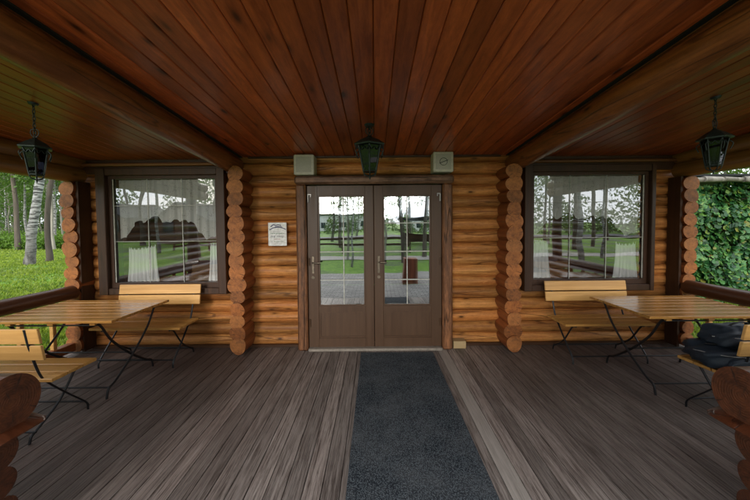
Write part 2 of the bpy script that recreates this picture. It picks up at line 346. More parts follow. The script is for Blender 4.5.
# ------------------------------------------------------------------ mesh helpers
class MB:
    def __init__(s): s.v = []; s.f = []; s.sm = []; s.mi = []
    def quadgrid(s, rings, closed=True, smooth=True, mi=0):
        base = len(s.v); n = len(rings[0])
        for r in rings: s.v.extend(r)
        for i in range(len(rings) - 1):
            for j in range(n if closed else n - 1):
                k = (j + 1) % n
                s.f.append((base + i * n + j, base + i * n + k, base + (i + 1) * n + k, base + (i + 1) * n + j)); s.sm.append(smooth); s.mi.append(mi)
        return base
    def face(s, pts, smooth=False, mi=0):
        b = len(s.v); s.v.extend([tuple(p) for p in pts]); s.f.append(tuple(range(b, b + len(pts)))); s.sm.append(smooth); s.mi.append(mi)
    def box(s, x0, x1, y0, y1, z0, z1, mi=0, bev=0):
        if bev <= 0:
            b = len(s.v)
            s.v.extend([(x0, y0, z0), (x1, y0, z0), (x1, y1, z0), (x0, y1, z0), (x0, y0, z1), (x1, y0, z1), (x1, y1, z1), (x0, y1, z1)])
            for q in ((0, 3, 2, 1), (4, 5, 6, 7), (0, 1, 5, 4), (1, 2, 6, 5), (2, 3, 7, 6), (3, 0, 4, 7)):
                s.f.append(tuple(b + i for i in q)); s.sm.append(False); s.mi.append(mi)
            return
        # bevelled box: octagonal-ish via chamfered corners
        import itertools
        b = len(s.v); c = (x0, y0, z0); d = (x1, y1, z1); idx = {}
        for sx, sy, sz in itertools.product((0, 1), repeat=3):
            P = [(x0, x1)[sx], (y0, y1)[sy], (z0, z1)[sz]]; inn = [P[i] + (bev if (sx, sy, sz)[i] == 0 else -bev) for i in range(3)]
            for a in range(3):
                q = list(inn); q[a] = P[a]; idx[(sx, sy, sz, a)] = len(s.v); s.v.append(tuple(q))
        def add(l, ctr=((x0 + x1) / 2, (y0 + y1) / 2, (z0 + z1) / 2)):
            pts = [Vector(s.v[i]) for i in l]; nn = (pts[1] - pts[0]).cross(pts[2] - pts[0]); m = sum(pts, Vector()) / len(pts) - Vector(ctr)
            if nn.dot(m) < 0: l = l[::-1]
            s.f.append(tuple(l)); s.sm.append(False); s.mi.append(mi)
        for a in range(3):
            o = [i for i in range(3) if i != a]
            for sa in (0, 1):
                l = []
                for (p, q) in ((0, 0), (1, 0), (1, 1), (0, 1)):
                    k = [0, 0, 0]; k[a] = sa; k[o[0]] = p; k[o[1]] = q; l.append(idx[(*k, a)])
                add(l)
            for p in (0, 1):
                for q in (0, 1):
                    k0 = [0, 0, 0]; k1 = [0, 0, 0]; k0[a] = 0; k1[a] = 1
                    for kk in (k0, k1): kk[o[0]] = p; kk[o[1]] = q
                    add([idx[(*k0, o[0])], idx[(*k1, o[0])], idx[(*k1, o[1])], idx[(*k0, o[1])]])
        for k in itertools.product((0, 1), repeat=3): add([idx[(*k, 0)], idx[(*k, 1)], idx[(*k, 2)]])
    def tube(s, pts, r, n=8, cap=True, mi=0, smooth=True, flat=None, endmi=None):
        pts = [Vector(p) for p in pts]; rr = r if isinstance(r, (list, tuple)) else [r] * len(pts)
        rings = []; up = None
        for i, p in enumerate(pts):
            t = (pts[min(i + 1, len(pts) - 1)] - pts[max(i - 1, 0)]).normalized()
            if up is None:
                up = Vector((0, 0, 1)) if abs(t.z) < .9 else Vector((1, 0, 0))
            u = t.cross(up).normalized(); v = u.cross(t).normalized(); up = v
            f = flat or (1, 1)
            rings.append([tuple(p + u * (math.cos(a) * rr[i] * f[0]) + v * (math.sin(a) * rr[i] * f[1])) for a in [2 * math.pi * j / n for j in range(n)]])
        s.quadgrid(rings, True, smooth, mi)
        if cap:
            s.face(rings[0], False, mi if endmi is None else endmi); s.face(rings[-1][::-1], False, mi if endmi is None else endmi)
    def log(s, a, b, r, n=20, seed=0, mi=0, endmi=None, wob=.03, step=.22):
        r = r * (1 + .05 * math.sin(a[2] * 91.7)) if n == 20 else r
        """a round timber with a slightly uneven surface"""
        rnd = random.Random(seed); a = Vector(a); b = Vector(b); L = (b - a).length; k = max(2, int(L / step) + 1)
        t = (b - a).normalized(); u = t.cross(Vector((0, 0, 1)) if abs(t.z) < .9 else Vector((1, 0, 0))).normalized(); v = u.cross(t)
        ph = [rnd.uniform(0, 6.28) for _ in range(6)]
        rings = []
        for i in range(k):
            q = i / (k - 1); c = a + (b - a) * q; ring = []
            for j in range(n):
                an = 2 * math.pi * j / n
                rr = r * (1 + wob * (math.sin(2 * an + ph[0] + q * L * 1.3) * .5 + math.sin(3 * an + ph[1] - q * L * 2) * .3 + math.sin(q * L * 3 + ph[2]) * .5))
                ring.append(tuple(c + u * math.cos(an) * rr + v * math.sin(an) * rr))
            rings.append(ring)
        s.quadgrid(rings, True, True, mi)
        e = mi if endmi is None else endmi
        s.face(rings[0], False, e); s.face(rings[-1][::-1], False, e)
    def build(s, name, mats, parent=None, loc=None):
        me = bpy.data.meshes.new(name)
        off = Vector(loc) if loc else Vector()
        me.from_pydata([tuple(Vector(v) - off) for v in s.v], [], s.f)
        mats = mats if isinstance(mats, (list, tuple)) else [mats]
        for m in mats: me.materials.append(m)
        me.polygons.foreach_set('use_smooth', s.sm); me.polygons.foreach_set('material_index', s.mi); me.update()
        o = bpy.data.objects.new(name, me); C.objects.link(o); o.location = off
        if parent is not None: o.parent = parent
        return o

def tag(o, label=None, cat=None, group=None, kind=None):
    if label: o['label'] = label
    if cat: o['category'] = cat
    if group: o['group'] = group
    if kind: o['kind'] = kind
    return o
def thing(name, label, cat, loc=(0, 0, 0), group=None, rz=0):
    o = bpy.data.objects.new(name, None); o.empty_display_size = .2; C.objects.link(o); o.location = loc; o.rotation_euler = (0, 0, rz)
    return tag(o, label, cat, group)
def copy_tree(o, kids, parent=None):
    c = o.copy(); C.objects.link(c)
    if parent is not None: c.parent = parent
    for ch in kids.get(o.name, []): copy_tree(ch, kids, c)
    return c
def kids_of(root):
    d = {}
    for o in list(C.objects):
        if o.parent: d.setdefault(o.parent.name, []).append(o)
    return d
def leafmesh(name, pts, size, mat, parent=None, tones=False, hang=0, shape='quad', normals=None, jitter=.5):
    """many leaf faces at the given points"""
    pts = np.asarray(pts, dtype=np.float64); N = len(pts); rs = np.random.RandomState(len(pts) + 3)
    if normals is None:
        a = rs.normal(size=(N, 3)); a /= np.linalg.norm(a, axis=1)[:, None]
    else:
        a = np.asarray(normals) + rs.normal(size=(N, 3)) * jitter; a /= np.linalg.norm(a, axis=1)[:, None]
    h = rs.normal(size=(N, 3)) + np.array([0, 0, -hang]); b = np.cross(a, h); b /= np.linalg.norm(b, axis=1)[:, None] + 1e-9; c = np.cross(a, b)
    sz = (size * rs.uniform(.6, 1.4, N))[:, None]
    if shape == 'quad':
        prof = [(0, -1), (.55, -.1), (0, 1), (-.55, -.1)]
    else:
        prof = [(0, -.9), (.75, -.55), (.95, .1), (.5, .35), (0, 1.1), (-.5, .35), (-.95, .1), (-.75, -.55)]
    K = len(prof); V = np.empty((N, K, 3))
    for i, (u, v) in enumerate(prof): V[:, i] = pts + b * sz * u * .8 + c * sz * v + (a * sz * (-.18 if i % 2 else .0))
    me = bpy.data.meshes.new(name); me.vertices.add(N * K); me.vertices.foreach_set('co', V.reshape(-1)); me.loops.add(N * K); me.polygons.add(N)
    me.loops.foreach_set('vertex_index', np.arange(N * K, dtype=np.int32)); me.polygons.foreach_set('loop_start', np.arange(0, N * K, K, dtype=np.int32))
    me.polygons.foreach_set('loop_total', np.full(N, K, dtype=np.int32)); me.update(calc_edges=True); me.validate()
    if tones:
        at = me.attributes.new('tone', 'FLOAT', 'FACE'); at.data.foreach_set('value', rs.uniform(0, 1, N) ** 1.15)
    me.materials.append(mat)
    o = bpy.data.objects.new(name, me); C.objects.link(o)
    if parent is not None: o.parent = parent
    return o

# ------------------------------------------------------------------ ground and paving
GZ = -.15
def gz(x, y):
    def ss(t): t = np.clip(t, 0, 1); return t * t * (3 - 2 * t)
    return GZ + .25 * ss((-np.asarray(x, float) - 5) / 7) + .012 * np.sin(np.asarray(x) * 1.7) * np.sin(np.asarray(y) * 1.3) * (np.asarray(x) < -5)
g = np.linspace(-1, 1, 181); gx = np.sinh(g * 4.2) / np.sinh(4.2) * 500; X, Y = np.meshgrid(gx, gx, indexing='ij'); Z = gz(X, Y)
me = bpy.data.meshes.new('ground'); n = len(gx)
vid = np.arange(n * n).reshape(n, n); F = np.stack([vid[:-1, :-1], vid[1:, :-1], vid[1:, 1:], vid[:-1, 1:]], -1).reshape(-1, 4)
me.from_pydata(np.stack([X, Y, Z], -1).reshape(-1, 3).tolist(), [], F.tolist()); me.materials.append(M_ground); me.polygons.foreach_set('use_smooth', [True] * len(F))
o = bpy.data.objects.new('ground', me); C.objects.link(o); tag(o, kind='structure')
mb = MB(); mb.box(-3.2, 7.0, -3.2, .75, GZ - .1, GZ + .012); tag(mb.build('paving', M_pave), kind='structure')
mb = MB(); mb.face([(-4.8, -8.2, GZ + .02), (-60, -30, GZ + .30), (-60, -27.5, GZ + .30), (-4.8, -6.6, GZ + .02)]); mb.face([(-4.8, -8.2, GZ + .02), (-4.8, -6.6, GZ + .02), (60, -11, GZ + .02), (60, -13, GZ + .02)])
tag(mb.build('path', M_path), kind='structure')
mb = MB(); mb.face([(-90, -31, GZ + .32), (90, -31, GZ + .02), (90, -25, GZ + .02), (-90, -25, GZ + .32)][::-1]); tag(mb.build('road', plain('asphalt', (.10, .10, .105), .9, 0, .2, 10, .2)), kind='structure')

# porch floor: one deck of boards
mb = MB(); pitch = .112; i0 = -37
for i in range(i0, 38):
    x = i * pitch; mb.box(x + .0024, x + pitch - .0024, 1.2, 4.1, -.04, 0 - abs(math.sin(i * 12.9)) * .0015, bev=.0015)
tag(mb.build('porch_floor', M_floor), kind='structure')
mb = MB(); mb.box(-4.1, 4.2, 1.24, 4.1, GZ - .05, -.045); tag(mb.build('porch_foundation', M_stone), kind='structure')

# ------------------------------------------------------------------ the log house
house = thing('log_house', 'varnished orange log house with a deep plank-ceilinged porch around its brown double door', 'house')
XC = {-1: -3.78, 1: 3.90}     # the two sides of the porch
WY, LR = 4.115, .0815
SL = .07                                   # the porch roof rises this much per metre towards its front
rows = [(i, .08 + LP * i + .007 * math.sin(i * 5.3)) for i in range(17)]
def wall_mb(spans, blocked):
    m = MB()
    for i, z in rows:
        if blocked and blocked[0] < z < blocked[1]: continue
        for k, (a, b) in enumerate(spans):
            m.log((a, WY, z), (b, WY, z), LR + (.004 if i % 3 == 0 else -.002), seed=i * 7 + int(a * 10), wob=.035)
    m.box(spans[0][0] + .005, spans[0][1] - .005, WY + .02, WY + .06, .0, 2.45) if not blocked else None
    return m
wall_mb([(-1.80, -.93)], None).build('log_wall', M_log, house)
wall_mb([(.93, 1.80)], None).build('log_wall', M_log, house)
m = MB()
for i, z in rows:
    if z > 2.2: m.log((-.93, WY, z), (.93, WY, z), LR, seed=i)
m.build('log_wall', M_log, house)
for sx in (-1, 1):
    m = MB()
    for i, z in rows:
        a, b = sorted((sx * 1.80, XC[sx]))
        if z < .80 or z > 2.27: m.log((a, WY, z), (b, WY, z), LR, seed=i * 3 + sx)
        else:
            for p, q in ((1.80, 1.95), (3.44, abs(XC[sx]))):
                p, q = sorted((sx * p, sx * q)); m.log((p, WY, z), (q, WY, z), LR, seed=i * 5 + sx)
    for (p, q) in ((1.80, 1.95), (3.44, 3.77)):
        p, q = sorted((sx * p, sx * q)); m.box(p, q, WY + .02, WY + .06, .7, 2.4)
    p, q = sorted((sx * 1.8, sx * 3.9)); m.box(p, q, WY + .02, WY + .06, 0, .8); m.box(p, q, WY + .02, WY + .06, 2.27, 2.45)
    m.build('log_wall', M_log, house)
# crossing log stubs: two columns beside the door bay, two at the porch corners
def stub(xc, yface, r, z0, z1, yb=4.05):
    m = MB(); z = z0; i = 0
    while z < z1:
        dx = random.uniform(-.010, .010); m.log((dx, random.uniform(-.012, .012), z), (dx, yb - yface, z), r * random.uniform(.86, 1.04), n=24, seed=i + int(xc * 50), mi=0, endmi=1, wob=.12, step=.1); z += LP; i += 1
    o = m.build('log_end_column', [M_side, M_end], house); o.location = (xc, yface, 0); return o
for sx in (-1, 1):
    stub(sx * 1.685, 3.75, .103, .12, 2.32)
    stub(XC[sx], 3.83, .092, .12, 2.15)
    # side walls of the house behind the porch
    m = MB()
    for i, z in rows: m.log((sx * 3.95, 4.2, z), (sx * 3.95, 8.3, z), LR, n=12, seed=i)
    m.box(sx * 3.95 - .02, sx * 3.95 + .02, 4.2, 8.3, 0, 2.45); m.build('side_wall', M_side, house)
m = MB(); m.box(-3.9, 3.9, 8.2, 8.3, 0, .7); m.box(-3.9, 3.9, 8.2, 8.3, 2.3, 2.6); m.box(-1.9, 1.9, 8.2, 8.3, .7, 2.3); m.box(-3.9, 3.9, 4.25, 8.2, -.1, -.02); m.box(-3.9, 3.9, 4.22, 8.2, 2.48, 2.52); m.build('room_interior', M_room, house)  # rear openings beside the middle panel added to light the curtains from behind

def zc(y, base): return base + SL * (4.03 - y)
ZC, ZS = 2.475, 2.440
# ceilings: tongued boards running out from the wall
def ceil(x0, x1, z0, y0=1.16, y1=4.12):
    m = MB(); pt = .125; k = math.floor(x0 / pt)
    while k * pt < x1:
        a = max(x0, k * pt + .0015); b = min(x1, (k + 1) * pt - .0015)
        if b - a > .01:
            za, zb = zc(y0, z0), zc(y1, z0); c = .006
            prof = [(a, c), (a + c, 0), (b - c, 0), (b, c), (b, .03), (a, .03)]
            r0_ = [(x, y0, za + z) for x, z in prof]; r1_ = [(x, y1, zb + z) for x, z in prof]
            m.quadgrid([r0_, r1_], True, False); m.face(r0_[::-1]); m.face(r1_)
        k += 1
    return m
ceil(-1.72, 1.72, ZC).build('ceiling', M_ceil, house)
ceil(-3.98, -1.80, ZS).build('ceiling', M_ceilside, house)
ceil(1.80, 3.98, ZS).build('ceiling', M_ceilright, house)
for sx in (-1, 1):
    m = MB(); m.log((sx * 1.795, 1.17, zc(1.17, 1.6 + .765)), (sx * 1.795, 4.02, zc(4.02, 1.6 + .765)), .112, n=28, seed=3 + sx, wob=.02)
    m.build('lower_beam', M_beam, house)
    m = MB(); m.log((sx * 1.775, 1.17, zc(1.17, 1.6 + .905)), (sx * 1.775, 4.02, zc(4.02, 1.6 + .905)), .060, n=24, seed=8 + sx, wob=.02)
    m.build('upper_beam', M_beam, house)
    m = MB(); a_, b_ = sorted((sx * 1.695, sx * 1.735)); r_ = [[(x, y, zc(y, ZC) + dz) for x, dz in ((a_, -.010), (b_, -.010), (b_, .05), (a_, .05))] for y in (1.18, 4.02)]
    m.quadgrid(r_, True, False); m.face(r_[0][::-1]); m.face(r_[1]); m.build('gap_shade_strip', M_gap, house)  # dark strip added to paint the shaded gap between ceiling and beam
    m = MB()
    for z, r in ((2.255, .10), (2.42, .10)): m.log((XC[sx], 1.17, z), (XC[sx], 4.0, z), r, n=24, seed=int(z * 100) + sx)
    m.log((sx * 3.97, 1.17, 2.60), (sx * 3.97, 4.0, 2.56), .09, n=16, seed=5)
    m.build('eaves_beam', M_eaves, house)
    m = MB(); p, q = sorted((sx * 1.86, sx * 3.86)); m.tube([(p, 3.955, 2.378), (q, 3.955, 2.378)], .022, 10); m.build('crown_moulding', M_crown, house)
    m = MB(); m.box(p, q, 3.985, 4.03, 2.27, 2.46); m.build('header_board', M_darkwoodX, house)
    # porch posts, just outside the picture
    for xx in (1.98, 3.95):
        m = MB(); m.log((sx * xx, 1.34, -.1), (sx * xx, 1.34, 2.52 if xx < 2 else 2.2), .095, n=20, seed=int(xx * 9)); m.build('porch_post', M_darkwood, house)
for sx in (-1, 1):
    m = MB(); xi = XC[sx] - sx * .102; p, q = sorted((xi, xi + sx * .03)); m.box(p, q, 3.862, 4.03, .02, 2.16); m.build('stub_shade_strip', M_darkwood, house)  # dark board added for the shade on the log sides
# small cornice log between beam stubs above the door
m = MB(); m.box(-1.62, 1.62, 4.0, 4.04, 2.455, 2.476); m.build('cornice_strip', M_darkwoodX, house)
# roof
m = MB(); y0, y1 = .45, 8.6
za, zb = zc(y0, 2.62), zc(y1, 2.85)
pass
me_r = MB(); prof = [(1.08, 2.74), (4.5, 3.4), (8.8, 2.75), (8.8, 2.85), (4.5, 3.52), (1.08, 2.86)]
me_r.quadgrid([[(-4.8, y, z) for y, z in prof], [(4.8, y, z) for y, z in prof]], True, False)
me_r.face([(-4.8, y, z) for y, z in prof][::-1]); me_r.face([(4.8, y, z) for y, z in prof])
me_r.build('roof', M_roofg, house)
m2 = MB(); m2.box(-4.7, 4.7, 1.11, 1.15, 2.66, 2.76); m2.build('fascia_board', M_darkwoodX, house)

# door casing
for x0, x1 in ((-.985, -.857), (.845, .97)): m = MB(); m.box(x0, x1, 3.86, 4.15, .0, 2.10, bev=.02); m.build('door_casing', M_bark, house)
m = MB(); m.box(-1.0, .99, 3.855, 4.15, 2.10, 2.205, bev=.025); m.build('door_lintel', M_barkX, house)
m = MB(); m.box(-.85, .84, 3.84, 4.1, 0.0, .035, bev=.006); m.build('threshold', plain('worn_threshold', (.22, .19, .16), .5), house)
def door_leaf(x0, x1, gx0, gx1, hx, hinge, vmx, hm):
    e = bpy.data.objects.new('door_leaf', None); C.objects.link(e); e.parent = house; e.location = (x0, 3.93, 0)
    gz0, gz1 = .56, 1.965; yf, yb = 3.905, 3.965
    def B(mm, name, mat): o = mm.build(name, mat, e); o.location = (-x0, -3.93, 0); return o
    m = MB(); m.box(x0, gx0, yf, yb, .035, 2.085, bev=.004); m.box(gx1, x1, yf, yb, .035, 2.085, bev=.004)
    m.box(gx0, gx1, yf, yb, gz1, 2.085); m.box(gx0, gx1, yf, yb, .49, gz0); m.box(gx0, gx1, yf, yb, .035, .15)
    B(m, 'door_frame', M_door)
    # glazing bead
    m = MB(); b = .018
    for (a0, a1, c0, c1) in ((gx0, gx0 + b, gz0, gz1), (gx1 - b, gx1, gz0, gz1), (gx0 + b, gx1 - b, gz0, gz0 + b), (gx0 + b, gx1 - b, gz1 - b, gz1)): m.box(a0, a1, yf + .012, yf + .03, c0, c1)
    for (a0, a1, c0, c1) in ((gx0, gx0 + b, .15, .49), (gx1 - b, gx1, .15, .49), (gx0 + b, gx1 - b, .15, .15 + b), (gx0 + b, gx1 - b, .49 - b, .49)): m.box(a0, a1, yf + .012, yf + .03, c0, c1)
    B(m, 'glazing_bead', M_door)
    m = MB(); m.box(gx0 + .01, gx1 - .01, yf + .022, yb - .01, .16, .485); B(m, 'lower_panel', M_door)
    m = MB(); m.face([(gx0 + .005, 3.937, gz0 + .002), (gx1 - .005, 3.937, gz0 + .002), (gx1 - .005, 3.937, gz1 - .002), (gx0 + .005, 3.937, gz1 - .002)]); m.face([(gx0 + .005, 3.951, gz0 + .002), (gx1 - .005, 3.9535, gz0 + .002), (gx1 - .005, 3.9525, gz1 - .002), (gx0 + .005, 3.950, gz1 - .002)]); B(m, 'door_glass', M_doorglass)
    m = MB(); z = hm
    m.box(vmx - .006, vmx + .006, 3.926, 3.932, gz0 + .01, gz1 - .01)
    for zz in hm: m.box(gx0 + .01, gx1 - .01, 3.9255, 3.9315, zz - .006, zz + .006)
    B(m, 'glazing_bar', M_bar)
    m = MB(); s = 1 if hx < (x0 + x1) / 2 else -1
    m.box(hx - .016, hx + .016, yf - .008, yf, .98, 1.20, bev=.003); m.tube([(hx, yf - .005, 1.12), (hx, yf - .045, 1.12), (hx + s * .02, yf - .055, 1.12), (hx + s * .10, yf - .055, 1.118)], .009, 8)
    m.tube([(hx, yf - .003, 1.03), (hx, yf - .016, 1.03)], .011, 10); m.tube([(hx, yf - .003, .93), (hx, yf - .012, .93)], .02, 12)
    B(m, 'handle', M_metal)
    for hz in (.35, 1.13, 1.93):
        m = MB(); m.tube([(hinge, yf - .008, hz - .05), (hinge, yf - .008, hz + .05)], .011, 8); B(m, 'hinge', M_hinge if hz > 1.9 else M_door)
    if True:
        m = MB(); s2 = 1 if hinge < 0 else -1; m.box(min(hinge, hinge + s2 * .04), max(hinge, hinge + s2 * .04), yf - .02, yf, 1.968, 1.982, bev=.003); m.box(hinge + s2 * .034 - .004, hinge + s2 * .034 + .004, yf - .018, yf, 1.945, 1.968); B(m, 'hinge_bracket', M_hinge)
    return e
door_leaf(-.85, -.018, -.72, -.126, -.785, -.835, -.40, (.89, 1.25))
door_leaf(-.012, .838, .10, .708, .045, .82, .405, (.89, 1.25, 1.61))

# windows
def window(sx):
    G = 3.37 if sx < 0 else 3.465        # outer edge of the pane
    O = 3.53 if sx < 0 else 3.56
    def bx(m, a, b, *r, **k): p, q = sorted((sx * a, sx * b)); m.box(p, q, *r, **k)
    e = bpy.data.objects.new('window', None); C.objects.link(e); e.parent = house; xc = sx * 2.73; e.location = (xc, 4.0, 0)
    def B(mm, name, mat): o = mm.build(name, mat, e); o.location = (-xc, -4.0, 0); return o
    m = MB(); bx(m, 1.90, 2.0, 3.93, 4.2, .72, 2.33, bev=.006); bx(m, G + .045, O, 3.93, 4.2, .72, 2.33, bev=.006)
    bx(m, 2.0, G + .045, 3.94, 4.2, 2.245, 2.33, bev=.006); bx(m, 2.0, G + .045, 3.94, 4.2, .72, .80, bev=.006)
    B(m, 'casing', M_darkwood)
    m = MB(); bx(m, 2.0, 2.045, 3.99, 4.06, .80, 2.245); bx(m, G, G + .045, 3.99, 4.06, .80, 2.245); bx(m, 2.045, G, 3.99, 4.06, .80, .865); bx(m, 2.045, G, 3.99, 4.06, 2.205, 2.245)
    B(m, 'sash', M_darkwood)
    m = MB(); a_, b_ = sorted((sx * 2.043, sx * (G + .002))); m.face([(a_, 4.022, .863), (b_, 4.022, .863), (b_, 4.022, 2.207), (a_, 4.022, 2.207)]); B(m, 'window_glass', M_glass)
    m = MB()
    for f in (1, 2): x = 2.045 + (G - 2.045) * f / 3; bx(m, x - .0035, x + .0035, 4.010, 4.016, .865, 2.205)
    for z in (1.40, 1.86): bx(m, 2.045, G, 4.0095, 4.0155, z - .003, z + .003)
    bx(m, G - .013, G - .001, 4.0, 4.012, .87, 2.2) if sx > 0 else bx(m, G - .013, G - .001, 4.0, 4.012, .87, 2.2)
    B(m, 'glazing_bar', M_bar)
window(-1); window(1)

# curtains behind the panes
def cloth(name, x0, x1, ztop, zbot, y, amp, waves, label, group, nx=120, nz=14, seed=1):
    rnd = random.Random(seed); ph = [rnd.uniform(0, 6) for _ in range(5)]
    m = MB(); rings = []
    for i in range(nz + 1):
        t = i / nz; row = []
        for j in range(nx + 1):
            s = j / nx; x = x0 + (x1 - x0) * s + (0 if callable(zbot) else (s - .5) * .07 * t * t); zb = zbot(s) if callable(zbot) else zbot
            z = ztop + (zb - ztop) * t
            if not callable(zbot): z += (1 - t) * (.018 * math.sin(s * waves * 12.6 + ph[3]) + .03 * math.sin(s * 3 + ph[4])) ; z = max(z, zbot)
            yy = y + amp * (.5 + .5 * t) * (math.sin(s * waves * 6.28 + ph[0] + .6 * math.sin(s * 9 + ph[1])) + .4 * math.sin(s * waves * 14 + ph[2]))
            row.append((x, yy, z))
        rings.append(row)
    m.quadgrid(rings, False, True)
    o = m.build(name, M_lace if 'valance' in name else M_cotton, loc=((x0 + x1) / 2, y, zbot if not callable(zbot) else ztop - .4))
    return tag(o, label, 'curtain', group)
def scallop(flip):
    def f(s):
        if flip: s = 1 - s
        # deeper swag on the outer side, shallow scallops in the middle
        base = 1.72 - .07 * abs(math.sin(s * math.pi * 2.6 + .4)) - .02 * math.sin(s * 31)
        if s < .16: base -= .26 * (1 - s / .16) ** .8
        if s > .66: base -= .22 * math.sin(min(1, (s - .66) / .34) * math.pi * .62)
        return base + .012 * math.sin(s * 70)
    return f
cloth('lace_valance', -3.33, -2.05, 2.2, scallop(False), 4.066, .016, 11, 'white lace valance hanging scalloped behind the left-hand window pane', 'lace valances in the two windows', seed=2)
cloth('lace_valance', 2.05, 3.46, 2.2, scallop(False), 4.066, .016, 11, 'white lace valance hanging scalloped behind the right-hand window pane', 'lace valances in the two windows', seed=5)
for (a, b, lab, sd_) in ((-3.24, -2.88, 'white gathered half curtain, the wider one low in the left-hand window', 3), (-2.17, -2.05, 'white gathered half curtain, a narrow strip low in the left-hand window', 4),
                    (2.06, 2.27, 'white gathered half curtain low in the right-hand window, on its door side', 6), (3.16, 3.42, 'white gathered half curtain low in the right-hand window, on its ivy side', 7)):
    cloth('half_curtain', a, b, 1.33, .87, 4.062, .012, max(3, (b - a) * 22), lab, 'gathered half curtains in the two windows', nx=60, seed=sd_)

# ------------------------------------------------------------------ railings
for sx, side in ((-1, 'lawn'), (1, 'ivy')):
    t = thing('porch_railing', 'brown log handrail on slim posts closing the porch side towards the %s' % ('lawn and birches' if sx < 0 else 'ivy-covered wall'), 'railing', (XC[sx] - sx * .01, 2.6, 0), 'side railings of the porch')
    m = MB(); m.log((0, -1.14, .785), (0, 1.24, .785), .085, n=24, seed=21 + sx, wob=.03); m.build('handrail', M_rail, t)
    m = MB(); m.box(-.05, .05, -1.14, 1.2, .06, .16, bev=.008); m.build('bottom_rail', M_side, t)
    for k in range(7):
        y = -1.0 + k * .33; m = MB(); m.box(-.022, .022, y - .022, y + .022, .16, .72, bev=.004)
        o = m.build('baluster', M_bench, t)
for sx in (-1, 1):
    t = thing('log_railing', 'low stack of thick logs with a rounded top log at the %s' % ('lower left corner' if sx < 0 else 'lower right corner'), 'railing', (sx * 1.83, 1.5, 0), 'log railings either side of the entrance')
    def L(m, x0, x1, z, r, seed, wob=.05, dy=0):
        m.log((sx * x0, dy, z), (sx * x1, dy, z), r, n=32, seed=seed, mi=0, endmi=1, wob=wob, step=.12)
    m = MB(); L(m, -.03, 2.1, .735, .135, 31 + sx, .03); m.build('top_log', [M_railX, M_endrail], t)
    m = MB()
    rr = []
    for i, (dx, hh, wy) in enumerate(((-.085, .004, .10), (-.05, .022, .135), (.02, .04, .15), (.6, .045, .15), (2.1, .045, .15))):
        rr.append([(sx * dx, math.cos(a) * wy, .585 + math.sin(a) * hh) for a in [k * math.pi / 8 for k in range(16)]])
    m.quadgrid(rr, True, True); m.face(rr[0]); m.face(rr[-1][::-1]); m.build('saddle_log', [M_railX], t)
    m = MB(); L(m, .05, 2.1, .47, .09, 41 + sx); m.build('middle_log', [M_railX, M_endrail], t)
    m = MB(); L(m, .06, 2.1, .31, .085, 51 + sx); L(m, .06, 2.1, .15, .085, 53 + sx); m.build('lower_log', [M_railX, M_endrail], t)

# ------------------------------------------------------------------ furniture
def curve(pts, k=5):
    """Catmull-Rom through the points"""
    P = [Vector(p) for p in pts]; P = [P[0] * 2 - P[1]] + P + [P[-1] * 2 - P[-2]]; out = []
    for i in range(1, len(P) - 2):
        for j in range(k):
            t = j / k; a, b, c, d = P[i - 1:i + 3]
            out.append(.5 * ((2 * b) + (c - a) * t + (2 * a - 5 * b + 4 * c - d) * t * t + (-a + 3 * b - 3 * c + d) * t ** 3))
    out.append(P[-2]); return out
TW = 1.17
def make_table():
    t = thing('folding_table', '', 'table')
    m = MB(); n = 7; D = .79; pw = D / n
    for i in range(n):
        y = -D / 2 + i * pw; m.box(-TW / 2, TW / 2, y + .003, y + pw - .003, .725, .75, bev=.003)
    o = m.build('tabletop', M_table, t)
    m = MB()
    for x in (-TW / 2 + .2, TW / 2 - .2, 0): m.box(x - .025, x + .025, -D / 2 + .03, D / 2 - .03, .700, .7245)
    m.build('batten', M_table, t)
    for sx in (-1, 1):
        for k in (-1, 1):
            x = sx * (TW / 2 - (.12 if k > 0 else .17)); m = MB()
            pts = curve([(x, k * .34, .705), (x, k * .30, .66), (x, k * .20, .50), (x, 0, .30), (x, -k * .22, .13), (x, -k * .31, .085), (x, -k * .335, .0)])
            m.tube(pts, .013, 8, flat=(.6, 1)); m.build('leg', M_black, t)
    for (y, z, d) in ((.0, .302, .12), (-.30, .09, .12), (.30, .09, .17), (.33, .69, .12), (-.33, .69, .17)):
        m = MB(); m.tube([(-TW / 2 + d, y, z), (TW / 2 - d, y, z)], .008, 8); m.build('stretcher', M_black, t)
    return t
